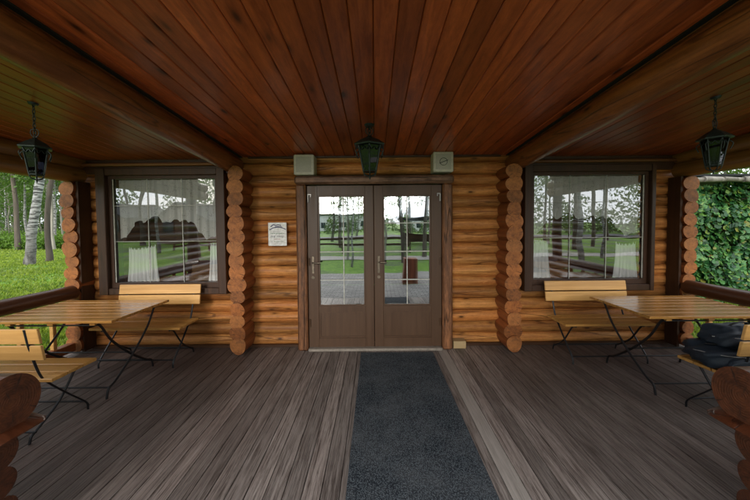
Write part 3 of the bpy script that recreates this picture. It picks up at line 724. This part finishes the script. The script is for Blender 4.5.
def make_bench(L=1.02):
    """faces -Y; backrest towards +Y"""
    t = thing('folding_bench', '', 'bench')
    m = MB()
    for i in range(3): y = -.22 + i * .128; m.box(-L / 2, L / 2, y, y + .122, .43, .455, bev=.003)
    m.build('seat', M_bench2, t)
    m = MB()
    for (z0, z1, yy) in ((.620, .733, .215), (.748, .862, .235)):
        b = len(m.v); m.box(-L / 2, L / 2, -.011, .011, z0, z1, bev=.003)
        for q in range(b, len(m.v)):
            x, y, z = m.v[q]; m.v[q] = (x, y + .20 + (z - .64) * .16, z)
    m.build('backrest', M_bench, t)
    for sx in (-1, 1):
        x = sx * (L / 2 - .09); m = MB()
        m.tube(curve([(x, .245, .86), (x, .215, .70), (x, .16, .50), (x, .10, .40), (x, -.06, .22), (x, -.20, .07), (x, -.215, .0)]), .011, 8, flat=(.6, 1)); m.build('back_leg', M_black, t)
        x = sx * (L / 2 - .115); m = MB()
        m.tube(curve([(x, -.19, .425), (x, -.14, .39), (x, .0, .20), (x, .17, .075), (x, .21, .05), (x, .225, .0)]), .011, 8, flat=(.6, 1)); m.build('front_leg', M_black, t)
        m = MB(); m.tube([(x - .012 * sx, -.2, .42), (x - .012 * sx, .16, .42)], .010, 8); m.build('seat_rail', M_black, t)
    for (y, z) in ((-.195, .08), (.19, .07), (.03, .42)):
        m = MB(); m.tube([(-L / 2 + .1, y, z), (L / 2 - .1, y, z)], .008, 8); m.build('stretcher', M_black, t)
    return t
M_bench2 = wood('pale_seat_slats', (.64, .35, .10), (.42, .20, .05), 0, (1, .128, .22), .3, .3, coat=.4, var=.12, red=(.50, .24, .06), bump=.25, mott=.3)
tb = make_table(); tb.location = (-2.38 - TW / 2, 3.155, 0); tag(tb, 'honey-coloured slatted folding table on black crossed legs, on the birch-tree side', 'table', 'folding tables on the porch')
kd = kids_of(tb); tb2 = copy_tree(tb, kd); tb2.location = (2.455 + TW / 2, 3.14, 0); tag(tb2, 'honey-coloured slatted folding table on black crossed legs, on the ivy side')
bn = make_bench(); kd = kids_of(bn)
bn.location = (-2.71, 3.655, 0); tag(bn, 'pale wooden folding bench against the wall under the left-hand window', 'bench', 'folding benches on the porch')
for loc, rz, lab in (((2.64, 3.655, 0), 0, 'pale wooden folding bench against the wall under the right-hand window'),
                     ((-2.44 - .51, 2.45, 0), math.pi, 'pale wooden folding bench in the left foreground with its back to us, empty'),
                     ((2.60 + .51, 2.44, 0), math.pi + .07, 'pale wooden folding bench in the right foreground carrying the dark bag')):
    b = copy_tree(bn, kd); b.location = loc; b.rotation_euler = (0, 0, rz); tag(b, lab)

# dark backpack lying on the near right bench
bag = thing('backpack', 'dark navy soft backpack slumped on the near bench on the ivy side', 'bag', (2.84, 2.45, .456), None, .07)
def blob(mb_, c, s, seed, e=.75, amp=.06, nu=40, nv=24, flatb=True):
    rnd = random.Random(seed); ph = [rnd.uniform(0, 6.3) for _ in range(8)]; rings = []
    for i in range(nv + 1):
        th = -math.pi / 2 + math.pi * i / nv; ring = []
        for j in range(nu):
            a = 2 * math.pi * j / nu; f = lambda q: math.copysign(abs(q) ** e, q)
            x = f(math.cos(th)) * f(math.cos(a)); y = f(math.cos(th)) * f(math.sin(a)); z = f(math.sin(th))
            k = 1 + amp * (math.sin(5 * x + 3 * y + ph[0]) * .5 + math.sin(9 * y + 7 * z + ph[1]) * .35 + math.sin(16 * x - 11 * z + ph[2]) * .22 + .15 * math.sin(25 * y + 18 * x + ph[3]))
            px, py, pz = c[0] + s[0] * x * k, c[1] + s[1] * y * k, c[2] + s[2] * z * k
            if flatb: pz = max(pz, .002)
            ring.append((px, py, pz))
        rings.append(ring)
    mb_.quadgrid(rings, True, True)
m = MB(); blob(m, (0, .0, .085), (.30, .185, .088), 3, .68, .13); m.build('main_compartment', M_bag, bag)
m = MB(); blob(m, (.03, -.01, .215), (.215, .145, .095), 9, .72, .15, flatb=False); m.build('top_compartment', M_bag, bag)
m = MB(); blob(m, (-.12, -.19, .07), (.14, .035, .055), 11, .7, .06, flatb=False); m.build('front_pocket', M_bag, bag)
m = MB(); m.tube(curve([(-.2, .02, .165), (-.10, -.12, .19), (.02, -.2, .17), (.12, -.235, .10), (.2, -.22, .03)]), .016, 8, flat=(1, .3)); m.tube(curve([(-.08, .0, .27), (-.02, -.03, .335), (.08, -.03, .34), (.14, .0, .29)]), .012, 8, flat=(1, .5)); m.build('strap', M_strap, bag)
m = MB(); m.tube(curve([(-.30, .02, .12), (-.26, -.14, .135), (-.1, -.205, .135), (.1, -.21, .135), (.26, -.15, .135)]), .004, 6); m.tube(curve([(-.19, -.02, .235), (-.1, -.12, .25), (.05, -.15, .25), (.2, -.1, .24)]), .004, 6); m.build('zip', M_hinge, bag)
m = MB(); m.box(-.075, -.04, -.168, -.16, .155, .172); m.build('tan_patch', M_tan, bag)

# ------------------------------------------------------------------ lanterns
def make_lantern():
    t = thing('hanging_lantern', '', 'lantern'); N = 6
    def hexa(r, z, rot=0): return [(r * math.cos(2 * math.pi * k / N + rot), r * math.sin(2 * math.pi * k / N + rot), z) for k in range(N)]
    zt, zb = -.085, -.335; rt_, rb_ = .105, .062
    m = MB(); m.quadgrid([hexa(.142, zt - .012), hexa(.146, zt), hexa(.085, zt + .045), hexa(.03, zt + .075), hexa(.014, zt + .09)], True, False); m.face(hexa(.014, zt + .09)); m.face(hexa(.142, zt - .012)[::-1]); m.build('lamp_roof', M_iron, t)
    m = MB(); A, B = hexa(rt_, zt - .012), hexa(rb_, zb)
    for k in range(N):
        a, b = A[k], B[k]; m.tube([a, b], .0065, 6)
        c = A[(k + 1) % N]; d = B[(k + 1) % N]; m.tube([b, d], .006, 6)
        # scrolls hung under the roof and up from the base
        mid = [(a[i] + c[i]) / 2 for i in range(3)]; mb_ = [(b[i] + d[i]) / 2 for i in range(3)]
        m.tube(curve([a, [(a[i] * .75 + c[i] * .25) - (0, 0, .045)[i] for i in range(3)], [mid[0], mid[1], mid[2] - .02], [(a[i] * .25 + c[i] * .75) - (0, 0, .045)[i] for i in range(3)], c], 4), .004, 5)
        m.tube(curve([b, [(b[i] * .7 + d[i] * .3) + (0, 0, .05)[i] for i in range(3)], [mb_[0], mb_[1], mb_[2] + .03], [(b[i] * .3 + d[i] * .7) + (0, 0, .05)[i] for i in range(3)], d], 4), .004, 5)
        m.tube(curve([(a[0] * 1.02, a[1] * 1.02, a[2] - .02), (a[0] * 1.28, a[1] * 1.28, a[2] - .05), (a[0] * 1.1, a[1] * 1.1, a[2] - .10)], 4), .005, 5)
        m.tube(curve([b, (b[0] * .8, b[1] * .8, zb - .03), (0, 0, zb - .05)], 4), .005, 5)
    m.tube([(0, 0, zb - .04), (0, 0, zb - .075)], [.012, .004], 8); m.build('lantern_frame', M_iron, t)
    m = MB(); m.quadgrid([hexa(rb_ * .97, zb + .002), hexa(rt_ * .97, zt - .014)], True, False); m.build('lantern_glass', M_lampglass, t)
    m = MB(); m.tube([(0, 0, zb + .01), (0, 0, zb + .12)], .012, 8); m.tube([(0, 0, zb + .12), (0, 0, zb + .15), (0, 0, zb + .19), (0, 0, zb + .2)], [.012, .024, .018, .004], 10); m.build('bulb', M_bar, t)
    return t
def chain(parent, L):
    m = MB(); z = .0; k = 0
    while z < L:
        w_, h_ = .011, .020; c = z + .018; pts = []
        for j in range(13):
            a = 2 * math.pi * j / 12; u, v = w_ * math.cos(a), h_ * math.sin(a); pts.append((u, 0, c + v) if k % 2 else (0, u, c + v))
        m.tube(pts, .0042, 5, cap=False); z += .032; k += 1
    # curled hanger arms beside the chain
    for s in (-1, 1): m.tube(curve([(0, 0, .0), (s * .03, 0, .03), (s * .034, 0, .07), (s * .006, 0, .085), (0, 0, .10)], 5), .0045, 6)
    m.build('chain', M_iron, parent)
    m = MB(); m.tube([(0, 0, L - .01), (0, 0, L + .012)], [.035, .05], 14); m.build('ceiling_rose', M_iron, parent)
ln = make_lantern(); kd = kids_of(ln)
for i, (x, y, ztop, zceil, lab) in enumerate(((-2.62, 2.42, 2.285, zc(2.42, ZS), 'black iron lantern on a chain over the table on the birch-tree side'),
                                (-.045, 3.0, 2.44, zc(3.0, ZC), 'black iron lantern hanging from the ceiling in front of the double door'),
                                (2.63, 2.42, 2.31, zc(2.42, ZS), 'black iron lantern on a chain over the table on the ivy side'))):
    l_ = ln if i == 0 else copy_tree(ln, kd)
    l_.location = (x, y, ztop); l_.scale = (1.12, 1.12, 1.0) if i == 1 else (.72, .72, .84); l_.rotation_euler = (0, 0, .26 if i != 1 else .52); tag(l_, lab, 'lantern', 'lanterns under the porch ceiling')
    chain(l_, (zceil - ztop - .005) / l_.scale[2])

# speakers either side of the lintel
for x0, z0, lab in ((-.995, 2.215, 'square beige wall speaker above the door frame, nearer the white notice'), (.725, 2.235, 'square beige wall speaker with a round emblem, right of the lantern above the door')):
    t = thing('wall_speaker', lab, 'speaker', (x0 + .125, 3.93, z0), 'speakers above the door')
    m = MB(); m.box(-.125, .125, -.09, .11, 0, .25, bev=.012); m.build('speaker_case', M_beige, t)
    m = MB(); m.box(-.095, .095, -.094, -.09, .03, .22, bev=.0015); m.build('speaker_grille', M_beige2, t)
    if x0 > 0:
        m = MB(); m.tube([(.045 * math.cos(a), -.0955, .125 + .045 * math.sin(a)) for a in [k * math.pi / 14 for k in range(29)]], .003, 6, cap=False)
        m.tube([(-.05, -.0955, .105), (.055, -.0955, .145)], .004, 6); m.build('emblem', M_iron, t)
# notice
t = thing('wall_notice', 'white printed notice with a blue-grey logo screwed to the logs beside the door', 'sign', (-1.255, 3.985, 1.33))
m = MB(); m.box(-.118, .118, 0, .012, 0, .30, bev=.002); m.build('sign_board', M_white, t)
m = MB(); m.tube(curve([(-.10, -.001, .205), (-.05, -.001, .232), (.01, -.001, .24), (.07, -.001, .228), (.108, -.001, .21)]), .006, 6, flat=(1, 1)); m.tube(curve([(-.085, -.001, .245), (-.05, -.001, .272), (-.02, -.001, .262), (.01, -.001, .272), (.05, -.001, .262)]), .006, 6)
m.tube(curve([(-.03, -.001, .245), (.02, -.001, .250), (.06, -.001, .243)]), .004, 6); m.build('logo', plain('logo_ink', (.10, .10, .20), .6), t)
inks = [plain('green_ink', (.10, .22, .12), .6), plain('red_ink', (.35, .08, .06), .6), plain('grey_ink', (.16, .16, .18), .6)]
for (z, h, wd, ik, step) in ((.185, .006, .05, 2, .010), (.160, .012, .085, 0, .014), (.118, .022, .085, 2, .020), (.085, .008, .04, 1, .012), (.055, .008, .075, 0, .011), (.035, .006, .05, 2, .010)):
    m = MB(); x = -wd
    while x < wd:
        ww = step * random.uniform(.45, .85)
        if random.random() > .12:
            m.box(x, x + ww * .35, -.0015, 0, z - h / 2, z + h / 2); m.box(x + ww * .35, x + ww, -.0015, 0, z + h / 2 - h * .3, z + h / 2)
            if random.random() > .5: m.box(x + ww * .35, x + ww, -.0015, 0, z - h / 2, z - h / 2 + h * .3)
        x += step
    m.build('printed_line', inks[ik], t)
# carpet runner and wooden offcut
m = MB(); m.box(-.185, .705, 1.22, 3.79, .001, .011, bev=.003); tag(m.build('carpet_runner', M_carpet), 'long charcoal carpet runner leading across the boards to the double door', 'carpet')
m = MB(); m.box(0, .16, 0, .12, 0, .095, bev=.004); o = m.build('wood_block', M_block); o.location = (.99, 3.90, .001); tag(o, 'small pale wooden block lying on the boards beside the door frame', 'block')
for a_, b_ in ((-1.80, -.99), (.98, 1.8), (-3.7, -1.82), (1.82, 3.85)): m = MB(); m.box(a_, b_, 3.995, 4.06, .001, .035); m.build('skirting', M_darkwoodX, house)

# ------------------------------------------------------------------ ivy-covered wall to the right
iw = thing('ivy_wall', 'low outbuilding wall buried in dark green ivy with weathered bark-edged boards on top', 'wall', (9.5, 6.7, GZ))
m = MB(); m.box(-4.0, 6, 0, .2, 0, 2.45); m.build('wall', M_cabin, iw)
rs = np.random.RandomState(11); N = 24000
px = rs.uniform(-3.9, 6, N); pz = rs.uniform(.05, 2.58, N) ; pz = pz + .10 * np.sin(px * 3.1) * (pz > 2.2)
dep = .10 + .26 * (np.sin(px * 4.2 + pz * 2.3) * np.sin(pz * 3.7 - px) + 1) / 2 + rs.uniform(-.08, .08, N)
leafmesh('ivy', np.stack([px, -dep, pz], -1), .056, M_ivy, iw, tones=True, shape='leaf', normals=np.tile([0, -1, .55], (N, 1)), hang=1.6, jitter=.42)
m = MB(); 
for k in range(26):
    x = -4.1 + k * .4; m.log((x, -.42 + random.uniform(-.03, .03), 2.60 + random.uniform(-.03, .03)), (x + .42, -.42, 2.60 + random.uniform(-.03, .03)), .055 + random.uniform(-.012, .012), n=9, seed=k, wob=.25, step=.07)
m.build('bark_edge', M_greybark, iw)
m = MB(); m.box(-4.2, 6.1, -.40, 1.4, 2.66, 2.70); m.build('roof', M_roofg, iw)

# ------------------------------------------------------------------ trees
def make_tree(kind, seed, label_mat):
    rnd = random.Random(seed); rs = np.random.RandomState(seed)
    H = {'birch': 13, 'pine': 16, 'young': 8}[kind]; R0 = {'birch': .085, 'pine': .13, 'young': .045}[kind]
    e = bpy.data.objects.new({'birch': 'birch_tree', 'pine': 'pine_tree', 'young': 'young_tree'}[kind], None); C.objects.link(e)
    m = MB(); pts = []; x = y = 0
    for i in range(12):
        q = i / 11; pts.append((x, y, q * H - .1)); x += rnd.uniform(-.10, .10); y += rnd.uniform(-.10, .10)
    m.tube(pts, [R0 * (1.25 if i == 0 else 1 - i / 11 * .8) for i in range(12)], 9)
    tips = []; c0 = {'birch': .32, 'pine': .5, 'young': .15}[kind]
    for k in range(26):
        q = rnd.uniform(c0, .98); i = int(q * 11); b = Vector(pts[i]); a = rnd.uniform(0, 6.28); Ln = (1 - q) * H * .32 + .7
        if kind == 'pine': Ln = (1 - q) * H * .3 + .8
        up_ = {'birch': .7, 'pine': .15, 'young': .7}[kind]
        end = b + Vector((math.cos(a), math.sin(a), up_)) * Ln; mid = (b + end) / 2 + Vector((0, 0, .15 * Ln)); m.tube([b, mid, end], [R0 * .25, R0 * .16, .01], 5)
        for tt in (.45, .7, .9, 1.0): tips.append((mid * (1 - tt) + end * tt if tt > .5 else (b + mid) / 2 * .4 + mid * .6))
    # a few dead low twigs
    for k in range(7):
        z = rnd.uniform(1.2, H * c0); b = Vector(pts[int(z / H * 11)]); b.z = z; a = rnd.uniform(0, 6.28); m.tube([b, b + Vector((math.cos(a) * .5, math.sin(a) * .5, rnd.uniform(-.1, .2)))], [.014, .004], 4)
    m.build('trunk', label_mat, e)
    P = []
    for t_ in tips:
        n_ = {'birch': 46, 'pine': 50, 'young': 30}[kind]; s_ = {'birch': .55, 'pine': .45, 'young': .4}[kind]
        P.append(np.array(t_) + rs.normal(size=(n_, 3)) * np.array([s_, s_, s_ * .55]))
        if kind == 'birch': P.append(np.array(t_) + np.stack([rs.normal(0, .25, 14), rs.normal(0, .25, 14), -rs.uniform(0, 1.5, 14)], -1))
    P = np.concatenate(P)
    leafmesh('crown', P, {'birch': .11, 'pine': .14, 'young': .09}[kind], {'birch': M_birchleaf, 'pine': M_pineleaf, 'young': M_birchleaf}[kind], e, hang=1)
    return e
protos = [make_tree('birch', 1, M_birch), make_tree('birch', 2, M_birch), make_tree('birch', 6, M_greybark), make_tree('pine', 3, M_pinebark), make_tree('pine', 4, M_pinebark), make_tree('young', 5, M_greybark)]
PK = [kids_of(p) for p in protos][-1]
placed = [False] * 6; tcount = 0
def put(kind_i, x, y, s, rz, label, group):
    src = protos[kind_i]
    if not placed[kind_i]: o = src; placed[kind_i] = True
    else: o = copy_tree(src, PK)
    o.location = (x, y, float(gz(x, y)) - .02); o.scale = (s, s, s); o.rotation_euler = (0, 0, rz); tag(o, label, 'tree', group); return o
rt_ = random.Random(42)
# wood beyond the left lawn, trunks seen between the table and the porch corner
wood_lab = ['slim white-barked birch in the wood beyond the lawn', 'slim pale birch with dark flecks in the wood beyond the lawn', 'thin grey-trunked tree in the wood beyond the lawn', 'dark brown pine trunk in the wood beyond the lawn', 'dark straight pine in the wood beyond the lawn', 'thin young tree in the wood beyond the lawn']
ORD = ['first', 'second', 'third', 'fourth', 'fifth', 'sixth', 'seventh', 'eighth', 'ninth', 'tenth', 'eleventh', 'twelfth', 'thirteenth', 'fourteenth', 'fifteenth', 'sixteenth', 'seventeenth', 'eighteenth', 'nineteenth', 'twentieth']
NW = 30; ORD += ['twenty-' + q for q in ORD[:10]]; short = ['slim white birch', 'slim flecked birch', 'thin grey-barked tree', 'dark brown pine', 'dark straight pine', 'thin young tree']
for k in range(NW):
    an = -1.245 + .25 / NW * k; d = rt_.uniform(19, 36); ki = rt_.choice([0, 1, 2, 3, 5, 5, 2, 0])
    put(ki, an * d, d, rt_.uniform(.75, 1.15), rt_.uniform(0, 6), short[ki] + ', %s trunk of the wood counted from the porch corner' % ORD[NW - 1 - k], 'trees of the wood beyond the lawn')
# trees in front of the house (behind the camera), seen mirrored in the panes
front = [(3, 1.25, -6.2, .8), (4, 2.6, -8.4, .85), (2, -1.35, -7.0, .75), (1, -.95, -4.6, .5), (2, .45, -5.6, .55), (0, 3.4, -6.6, .6), (4, 1.9, -13, .9), (3, -2.6, -15, .9), (1, -.2, -18, .8), (4, -4.1, -22, .9), (2, 3.3, -20, .8), (5, -2.0, -24, .9), (5, 1.2, -27, 1.0), (4, 8, -9, 1), (1, 11, -7, .9), (3, 13, -12, 1.1), (4, 16, -15, 1), (2, 13.5, -16, 1), (3, 21, -20, 1.1), (4, 15.5, -20, 1), (0, 9.0, -5.5, .9),
         (3, -9, -7.5, .9), (0, -12, -9, 1), (4, -14, -19, 1.1), (3, -16.5, -14, 1), (2, -16, -24, 1), (3, -24, -22, 1.1), (0, -2.2, -30, 1), (4, 4.6, -34, 1)]
def pane(x, y):
    q = x / (7.8 - y); return 'left-hand window' if q < -.4 else 'left door pane' if q < 0 else 'right door pane' if q < .4 else 'right-hand window'
kinds = ['white birch', 'flecked birch', 'grey-trunked tree', 'dark pine', 'tall pine', 'young tree']
cnt = {}
for ki, x, y, s in sorted(front, key=lambda f: f[1] / (7.8 - f[2])):
    q = pane(x, y); cnt[q] = cnt.get(q, 0) + 1
    put(ki, x, y, s, rt_.uniform(0, 6), '%s on front lawn, %s from left of those mirrored in the %s' % (kinds[ki], ORD[cnt[q] - 1], q), 'trees on the front lawn')
for ki, x, y, s, lab in ((5, 9.0, 9.5, .8, 'leafy young tree rising just behind the ivy wall, nearest the porch'), (2, 12.5, 11, .75, 'grey-trunked tree rising behind the middle of the ivy wall'), (5, 11.0, 9.2, .75, 'leafy young tree between the other two trees behind the ivy wall'), (5, 14.0, 10, .9, 'leafy young tree rising behind the far end of the ivy wall')):
    put(ki, x, y, s, x, lab, 'trees behind the ivy wall')
# the big birch on the left lawn with a second stem behind it
def big_trunk(path, radii, name):
    m = MB(); m.tube(path, radii, 18); return m
bb = thing('birch_tree', 'thick old white birch with cracked black base leaning on the left lawn', 'tree', (-13.45, 12.2, float(gz(-13.45, 12.2))))
P0 = [(-.22, 0, -.15), (-.2, 0, .1), (-.12, 0, .6), (-.06, 0, 1.3), (.14, 0, 2.2), (.36, 0, 3.3), (.6, .2, 5), (.6, .3, 7.5), (.5, .3, 10.5), (.4, .4, 14)]
rad = [.22, .175, .15, .145, .135, .125, .11, .09, .06, .02]
m = big_trunk(curve(P0, 4), [float(np.interp(i / 4, range(10), rad)) * (1 + .05 * math.sin(i * 1.7)) for i in range(37)], 'trunk')
rnd = random.Random(5); tips = []
for k in range(34):
    z = rnd.uniform(4.8, 13.5); b = Vector((float(np.interp(z, [5, 14], [.5, .4])), .25, z)); a = rnd.uniform(0, 6.28); Ln = (15 - z) * .32 + .8; e_ = b + Vector((math.cos(a), math.sin(a), .6)) * Ln
    m.tube([b, (b + e_) / 2 + Vector((0, 0, .3)), e_], [.06, .035, .01], 5); tips += [b * .5 + e_ * .5, b * .2 + e_ * .8, e_]
m.build('trunk', M_birch, bb)
rs = np.random.RandomState(9); P = np.concatenate([np.array(t_) + rs.normal(size=(60, 3)) * [.6, .6, .5] for t_ in tips]); leafmesh('crown', P, .10, M_birchleaf, bb, hang=1)
b2 = thing('birch_tree', 'darker second birch stem standing just behind the thick old birch', 'tree', (-14.25, 13.3, float(gz(-14.25, 13.3))))
m = MB(); m.tube(curve([(.05, 0, -.1), (.25, 0, .1), (.2, 0, 1.0), (.25, 0, 2.2), (.5, 0, 3.6), (.9, .2, 6), (1.1, .3, 10)], 4), [float(np.interp(i / 4, range(7), [.15, .12, .10, .095, .085, .07, .02])) for i in range(25)], 14)
m.build('trunk', M_pinebark, b2); P = np.concatenate([np.array([1, .2, z]) + rs.normal(size=(160, 3)) * [.8, .8, .5] for z in (5.5, 6.5, 7.5, 8.5, 9.5)]); leafmesh('crown', P, .10, M_birchleaf, b2, hang=1)

# bushes at the wood's edge
bush_n = 0
def bush(x, y, s, lab):
    rs = np.random.RandomState(int(abs(x * 31 + y * 17)) % 9999); e = thing('bush', lab, 'bush', (x, y, float(gz(x, y)) - .03), 'bushes along the edge of the wood')
    c = rs.uniform(-1, 1, (14, 3)) * [s * .8, s * .8, s * .3] + [0, 0, s * .55]; P = np.concatenate([q + rs.normal(size=(170, 3)) * [s * .28, s * .28, s * .22] for q in c]); P = P[P[:, 2] > .02]
    leafmesh('foliage', P, .075, M_bushleaf, e)
    m = MB()
    for k in range(5): a = k * 1.3; m.tube([(0, 0, 0), (math.cos(a) * s * .4, math.sin(a) * s * .4, s * .7)], [.02, .005], 5)
    m.build('stem', M_greybark, e)
for k, (an, d, s) in enumerate(( (-1.20, 21, .8), (-1.165, 25, 1.2), (-1.13, 22.5, .7), (-1.085, 20.5, .75), (-1.05, 24, 1.1), (-1.01, 21, .9))):
    bush(an * d, d, s, 'bright green bush at the edge of the wood, %s from the left' % ORD[k])
# the wood reads as one mass farther off, all round the clearing
rs = np.random.RandomState(77); N = 90000
a = rs.uniform(0, 2 * math.pi, N); r = rs.uniform(46, 66, N)
z = rs.uniform(0, 1, N) ** 1.2 * (7 + 3 * np.sin(a * 23) + 2 * np.sin(a * 61) + 1.5 * np.sin(a * 137))
keep = ~((np.cos(a) * r > -22) & (np.cos(a) * r < 24) & (np.sin(a) < 0) & (z > 2.2 + 2 * np.sin(a * 90)))     # the clearing opens to the sky in front of the house
keep &= rs.uniform(0, 1, N) < (.45 + .55 * (np.sin(a * 47) * np.sin(a * 31 + z * .3) > -.25))
P = np.stack([np.cos(a) * r, np.sin(a) * r, z], -1)[keep]
o = leafmesh('far_wood', P, .30, M_farleaf, None); tag(o, 'distant mass of mixed woodland closing the view all round', 'wood', kind='stuff')
# lawn grass
rs = np.random.RandomState(5)
def grass(name, xs, ys, h, lab):
    N = len(xs); zs = gz(xs, ys); a = rs.uniform(0, 6.28, N); hh = h * rs.uniform(.5, 1.4, N); wd = .009 + .0012 * np.hypot(xs, ys)
    lx = rs.normal(0, .5, N) * hh; ly = rs.normal(0, .5, N) * hh
    V = np.empty((N, 3, 3)); V[:, 0] = np.stack([xs - np.cos(a) * wd, ys - np.sin(a) * wd, zs - .01], -1); V[:, 1] = np.stack([xs + np.cos(a) * wd, ys + np.sin(a) * wd, zs - .01], -1); V[:, 2] = np.stack([xs + lx, ys + ly, zs + hh], -1)
    me = bpy.data.meshes.new(name); me.vertices.add(N * 3); me.vertices.foreach_set('co', V.reshape(-1)); me.loops.add(N * 3); me.polygons.add(N)
    me.loops.foreach_set('vertex_index', np.arange(N * 3, dtype=np.int32)); me.polygons.foreach_set('loop_start', np.arange(0, N * 3, 3, dtype=np.int32)); me.polygons.foreach_set('loop_total', np.full(N, 3, dtype=np.int32)); me.update(calc_edges=True)
    me.materials.append(M_grass); o = bpy.data.objects.new(name, me); C.objects.link(o); tag(o, lab, 'grass', kind='stuff')
N = 150000; yy = 2 + 20 * rs.uniform(0, 1, N) ** 1.5; xx = -(yy * rs.uniform(.6, 1.7, N)); k = xx < -4.3
patch = np.sin(xx * .9 + 1) * np.sin(yy * 1.1 - xx * .4) + rs.uniform(-.6, .6, N); k &= (patch > -.05) | (rs.uniform(0, 1, N) < .3)
grass('lawn_grass', xx[k], yy[k], .075, 'bright green rough lawn grass beyond the left railing')
N = 30000; xx = rs.uniform(4.4, 12, N); yy = rs.uniform(.5, 6.5, N)
grass('side_grass', xx, yy, .09, 'green grass growing between the porch and the ivy wall')

# ------------------------------------------------------------------ the place in front of the house, mirrored in the glass
def cabin(x, y, w_, d_, h_, rh, rz, lab):
    t = thing('cabin', lab, 'cabin', (x, y, float(gz(x, y))), None, rz)
    m = MB(); m.box(-w_ / 2, w_ / 2, -d_ / 2, d_ / 2, 0, h_)
    m.face([(-w_ / 2, d_ / 2, h_), (w_ / 2, d_ / 2, h_), (0, d_ / 2, h_ + rh)][::-1]); m.face([(-w_ / 2, -d_ / 2, h_), (w_ / 2, -d_ / 2, h_), (0, -d_ / 2, h_ + rh)]); m.build('wall', M_cabin, t)
    m = MB(); ov = .4; sl_ = rh / (w_ / 2)
    for s in (-1, 1):
        p = [(0, rh + h_ + .02), (s * (w_ / 2 + ov), h_ - ov * sl_ + .02), (s * (w_ / 2 + ov), h_ - ov * sl_ + .12), (0, rh + h_ + .12)]
        a = [(q[0], -d_ / 2 - ov, q[1]) for q in p]; b = [(q[0], d_ / 2 + ov, q[1]) for q in p]; m.quadgrid([a, b], True, False); m.face(a); m.face(b[::-1])
    m.build('roof', M_roofg, t)
    for xx in (-w_ / 4, w_ / 4):
        m = MB(); m.box(xx - .4, xx + .4, d_ / 2 + .002, d_ / 2 + .03, .9, 1.9); m.build('window', M_darkglass, t)
        m = MB(); 
        for q in ((xx - .46, xx - .4, .84, 1.96), (xx + .4, xx + .46, .84, 1.96), (xx - .4, xx + .4, .84, .9), (xx - .4, xx + .4, 1.9, 1.96)): m.box(q[0], q[1], d_ / 2 + .002, d_ / 2 + .05, q[2], q[3])
        m.build('window_frame', M_darkwood, t)
    m = MB(); m.box(-.35, .35, d_ / 2 + .002, d_ / 2 + .05, 0, 2.0); m.build('door', M_door, t)
cabin(-15.5, -19.5, 5, 4, 2.1, 1.3, .25, 'dark wooden gabled cabin across the lawn, mirrored in the left-hand window')
cabin(-23.5, -21.5, 6, 4, 2.3, 1.3, .4, 'second dark wooden cabin farther along the lawn, mirrored in the left-hand window')
# open pavilion with posts on the right
t = thing('pavilion', 'open wooden pavilion with a flat dark roof, mirrored in the right-hand door pane', 'pavilion', (5.6, -17, GZ))
m = MB(); m.box(-3.6, 3.6, -2, 2, 2.15, 2.32); m.build('roof', M_roofg, t)
for x in (-3.2, 0, 3.2):
    for y in (-1.7, 1.7): m = MB(); m.box(x - .07, x + .07, y - .07, y + .07, 0, 2.15); m.build('post', M_darkwood, t)
m = MB(); m.box(-3.2, 3.2, -1.9, -1.8, .1, .9); m.build('back_panel', M_cabin, t)
# long white building
for (x, y, L_, h_, lab) in ((-14, -75, 26, 4.2, 'long low white building across the road, mirrored in the left-hand door pane'), (17, -72, 20, 3.6, 'shorter white building across the road, mirrored in the right-hand door pane')):
    t = thing('white_building', lab, 'building', (x, y, GZ))
    m = MB(); m.box(-L_ / 2, L_ / 2, -4, 4, 0, h_); m.build('wall', M_plaster, t)
    m = MB(); m.box(-L_ / 2 - .4, L_ / 2 + .4, -4.4, 4.4, h_, h_ + .35); m.build('roof', M_roofg, t)
    for k in range(int(L_ / 2.5)):
        xx = -L_ / 2 + 1.4 + k * 2.5; m = MB(); m.box(xx - .6, xx + .6, 4.002, 4.04, 1, 2.4); m.build('window', M_darkglass, t)
# timber rail fence
t = thing('rail_fence', 'low dark two-rail timber fence along the front lawn', 'fence', (-4, -10.5, GZ))
for k in range(8): m = MB(); m.box(-8 + k * 2.0 - .05, -8 + k * 2.0 + .05, -.05, .05, 0, .74); m.build('fence_post', M_darkwood, t)
for z in (.5, .85): m = MB(); m.box(-8, 6, -.08, -.052, z - .06, z + .06); m.build('fence_rail', M_darkwood, t)
# reddish timber planter on the paving
t = thing('timber_bin', 'tall reddish timber bin standing on the paving, mirrored in the door', 'bin', (1.0, -1.1, GZ + .012))
m = MB(); m.quadgrid([[(-.22, -.22, 0), (.22, -.22, 0), (.22, .22, 0), (-.22, .22, 0)], [(-.2, -.2, .74), (.2, -.2, .74), (.2, .2, .74), (-.2, .2, .74)]], True, False); m.face([(-.2, -.2, .74), (.2, -.2, .74), (.2, .2, .74), (-.2, .2, .74)]); m.build('tub', M_bin, t)
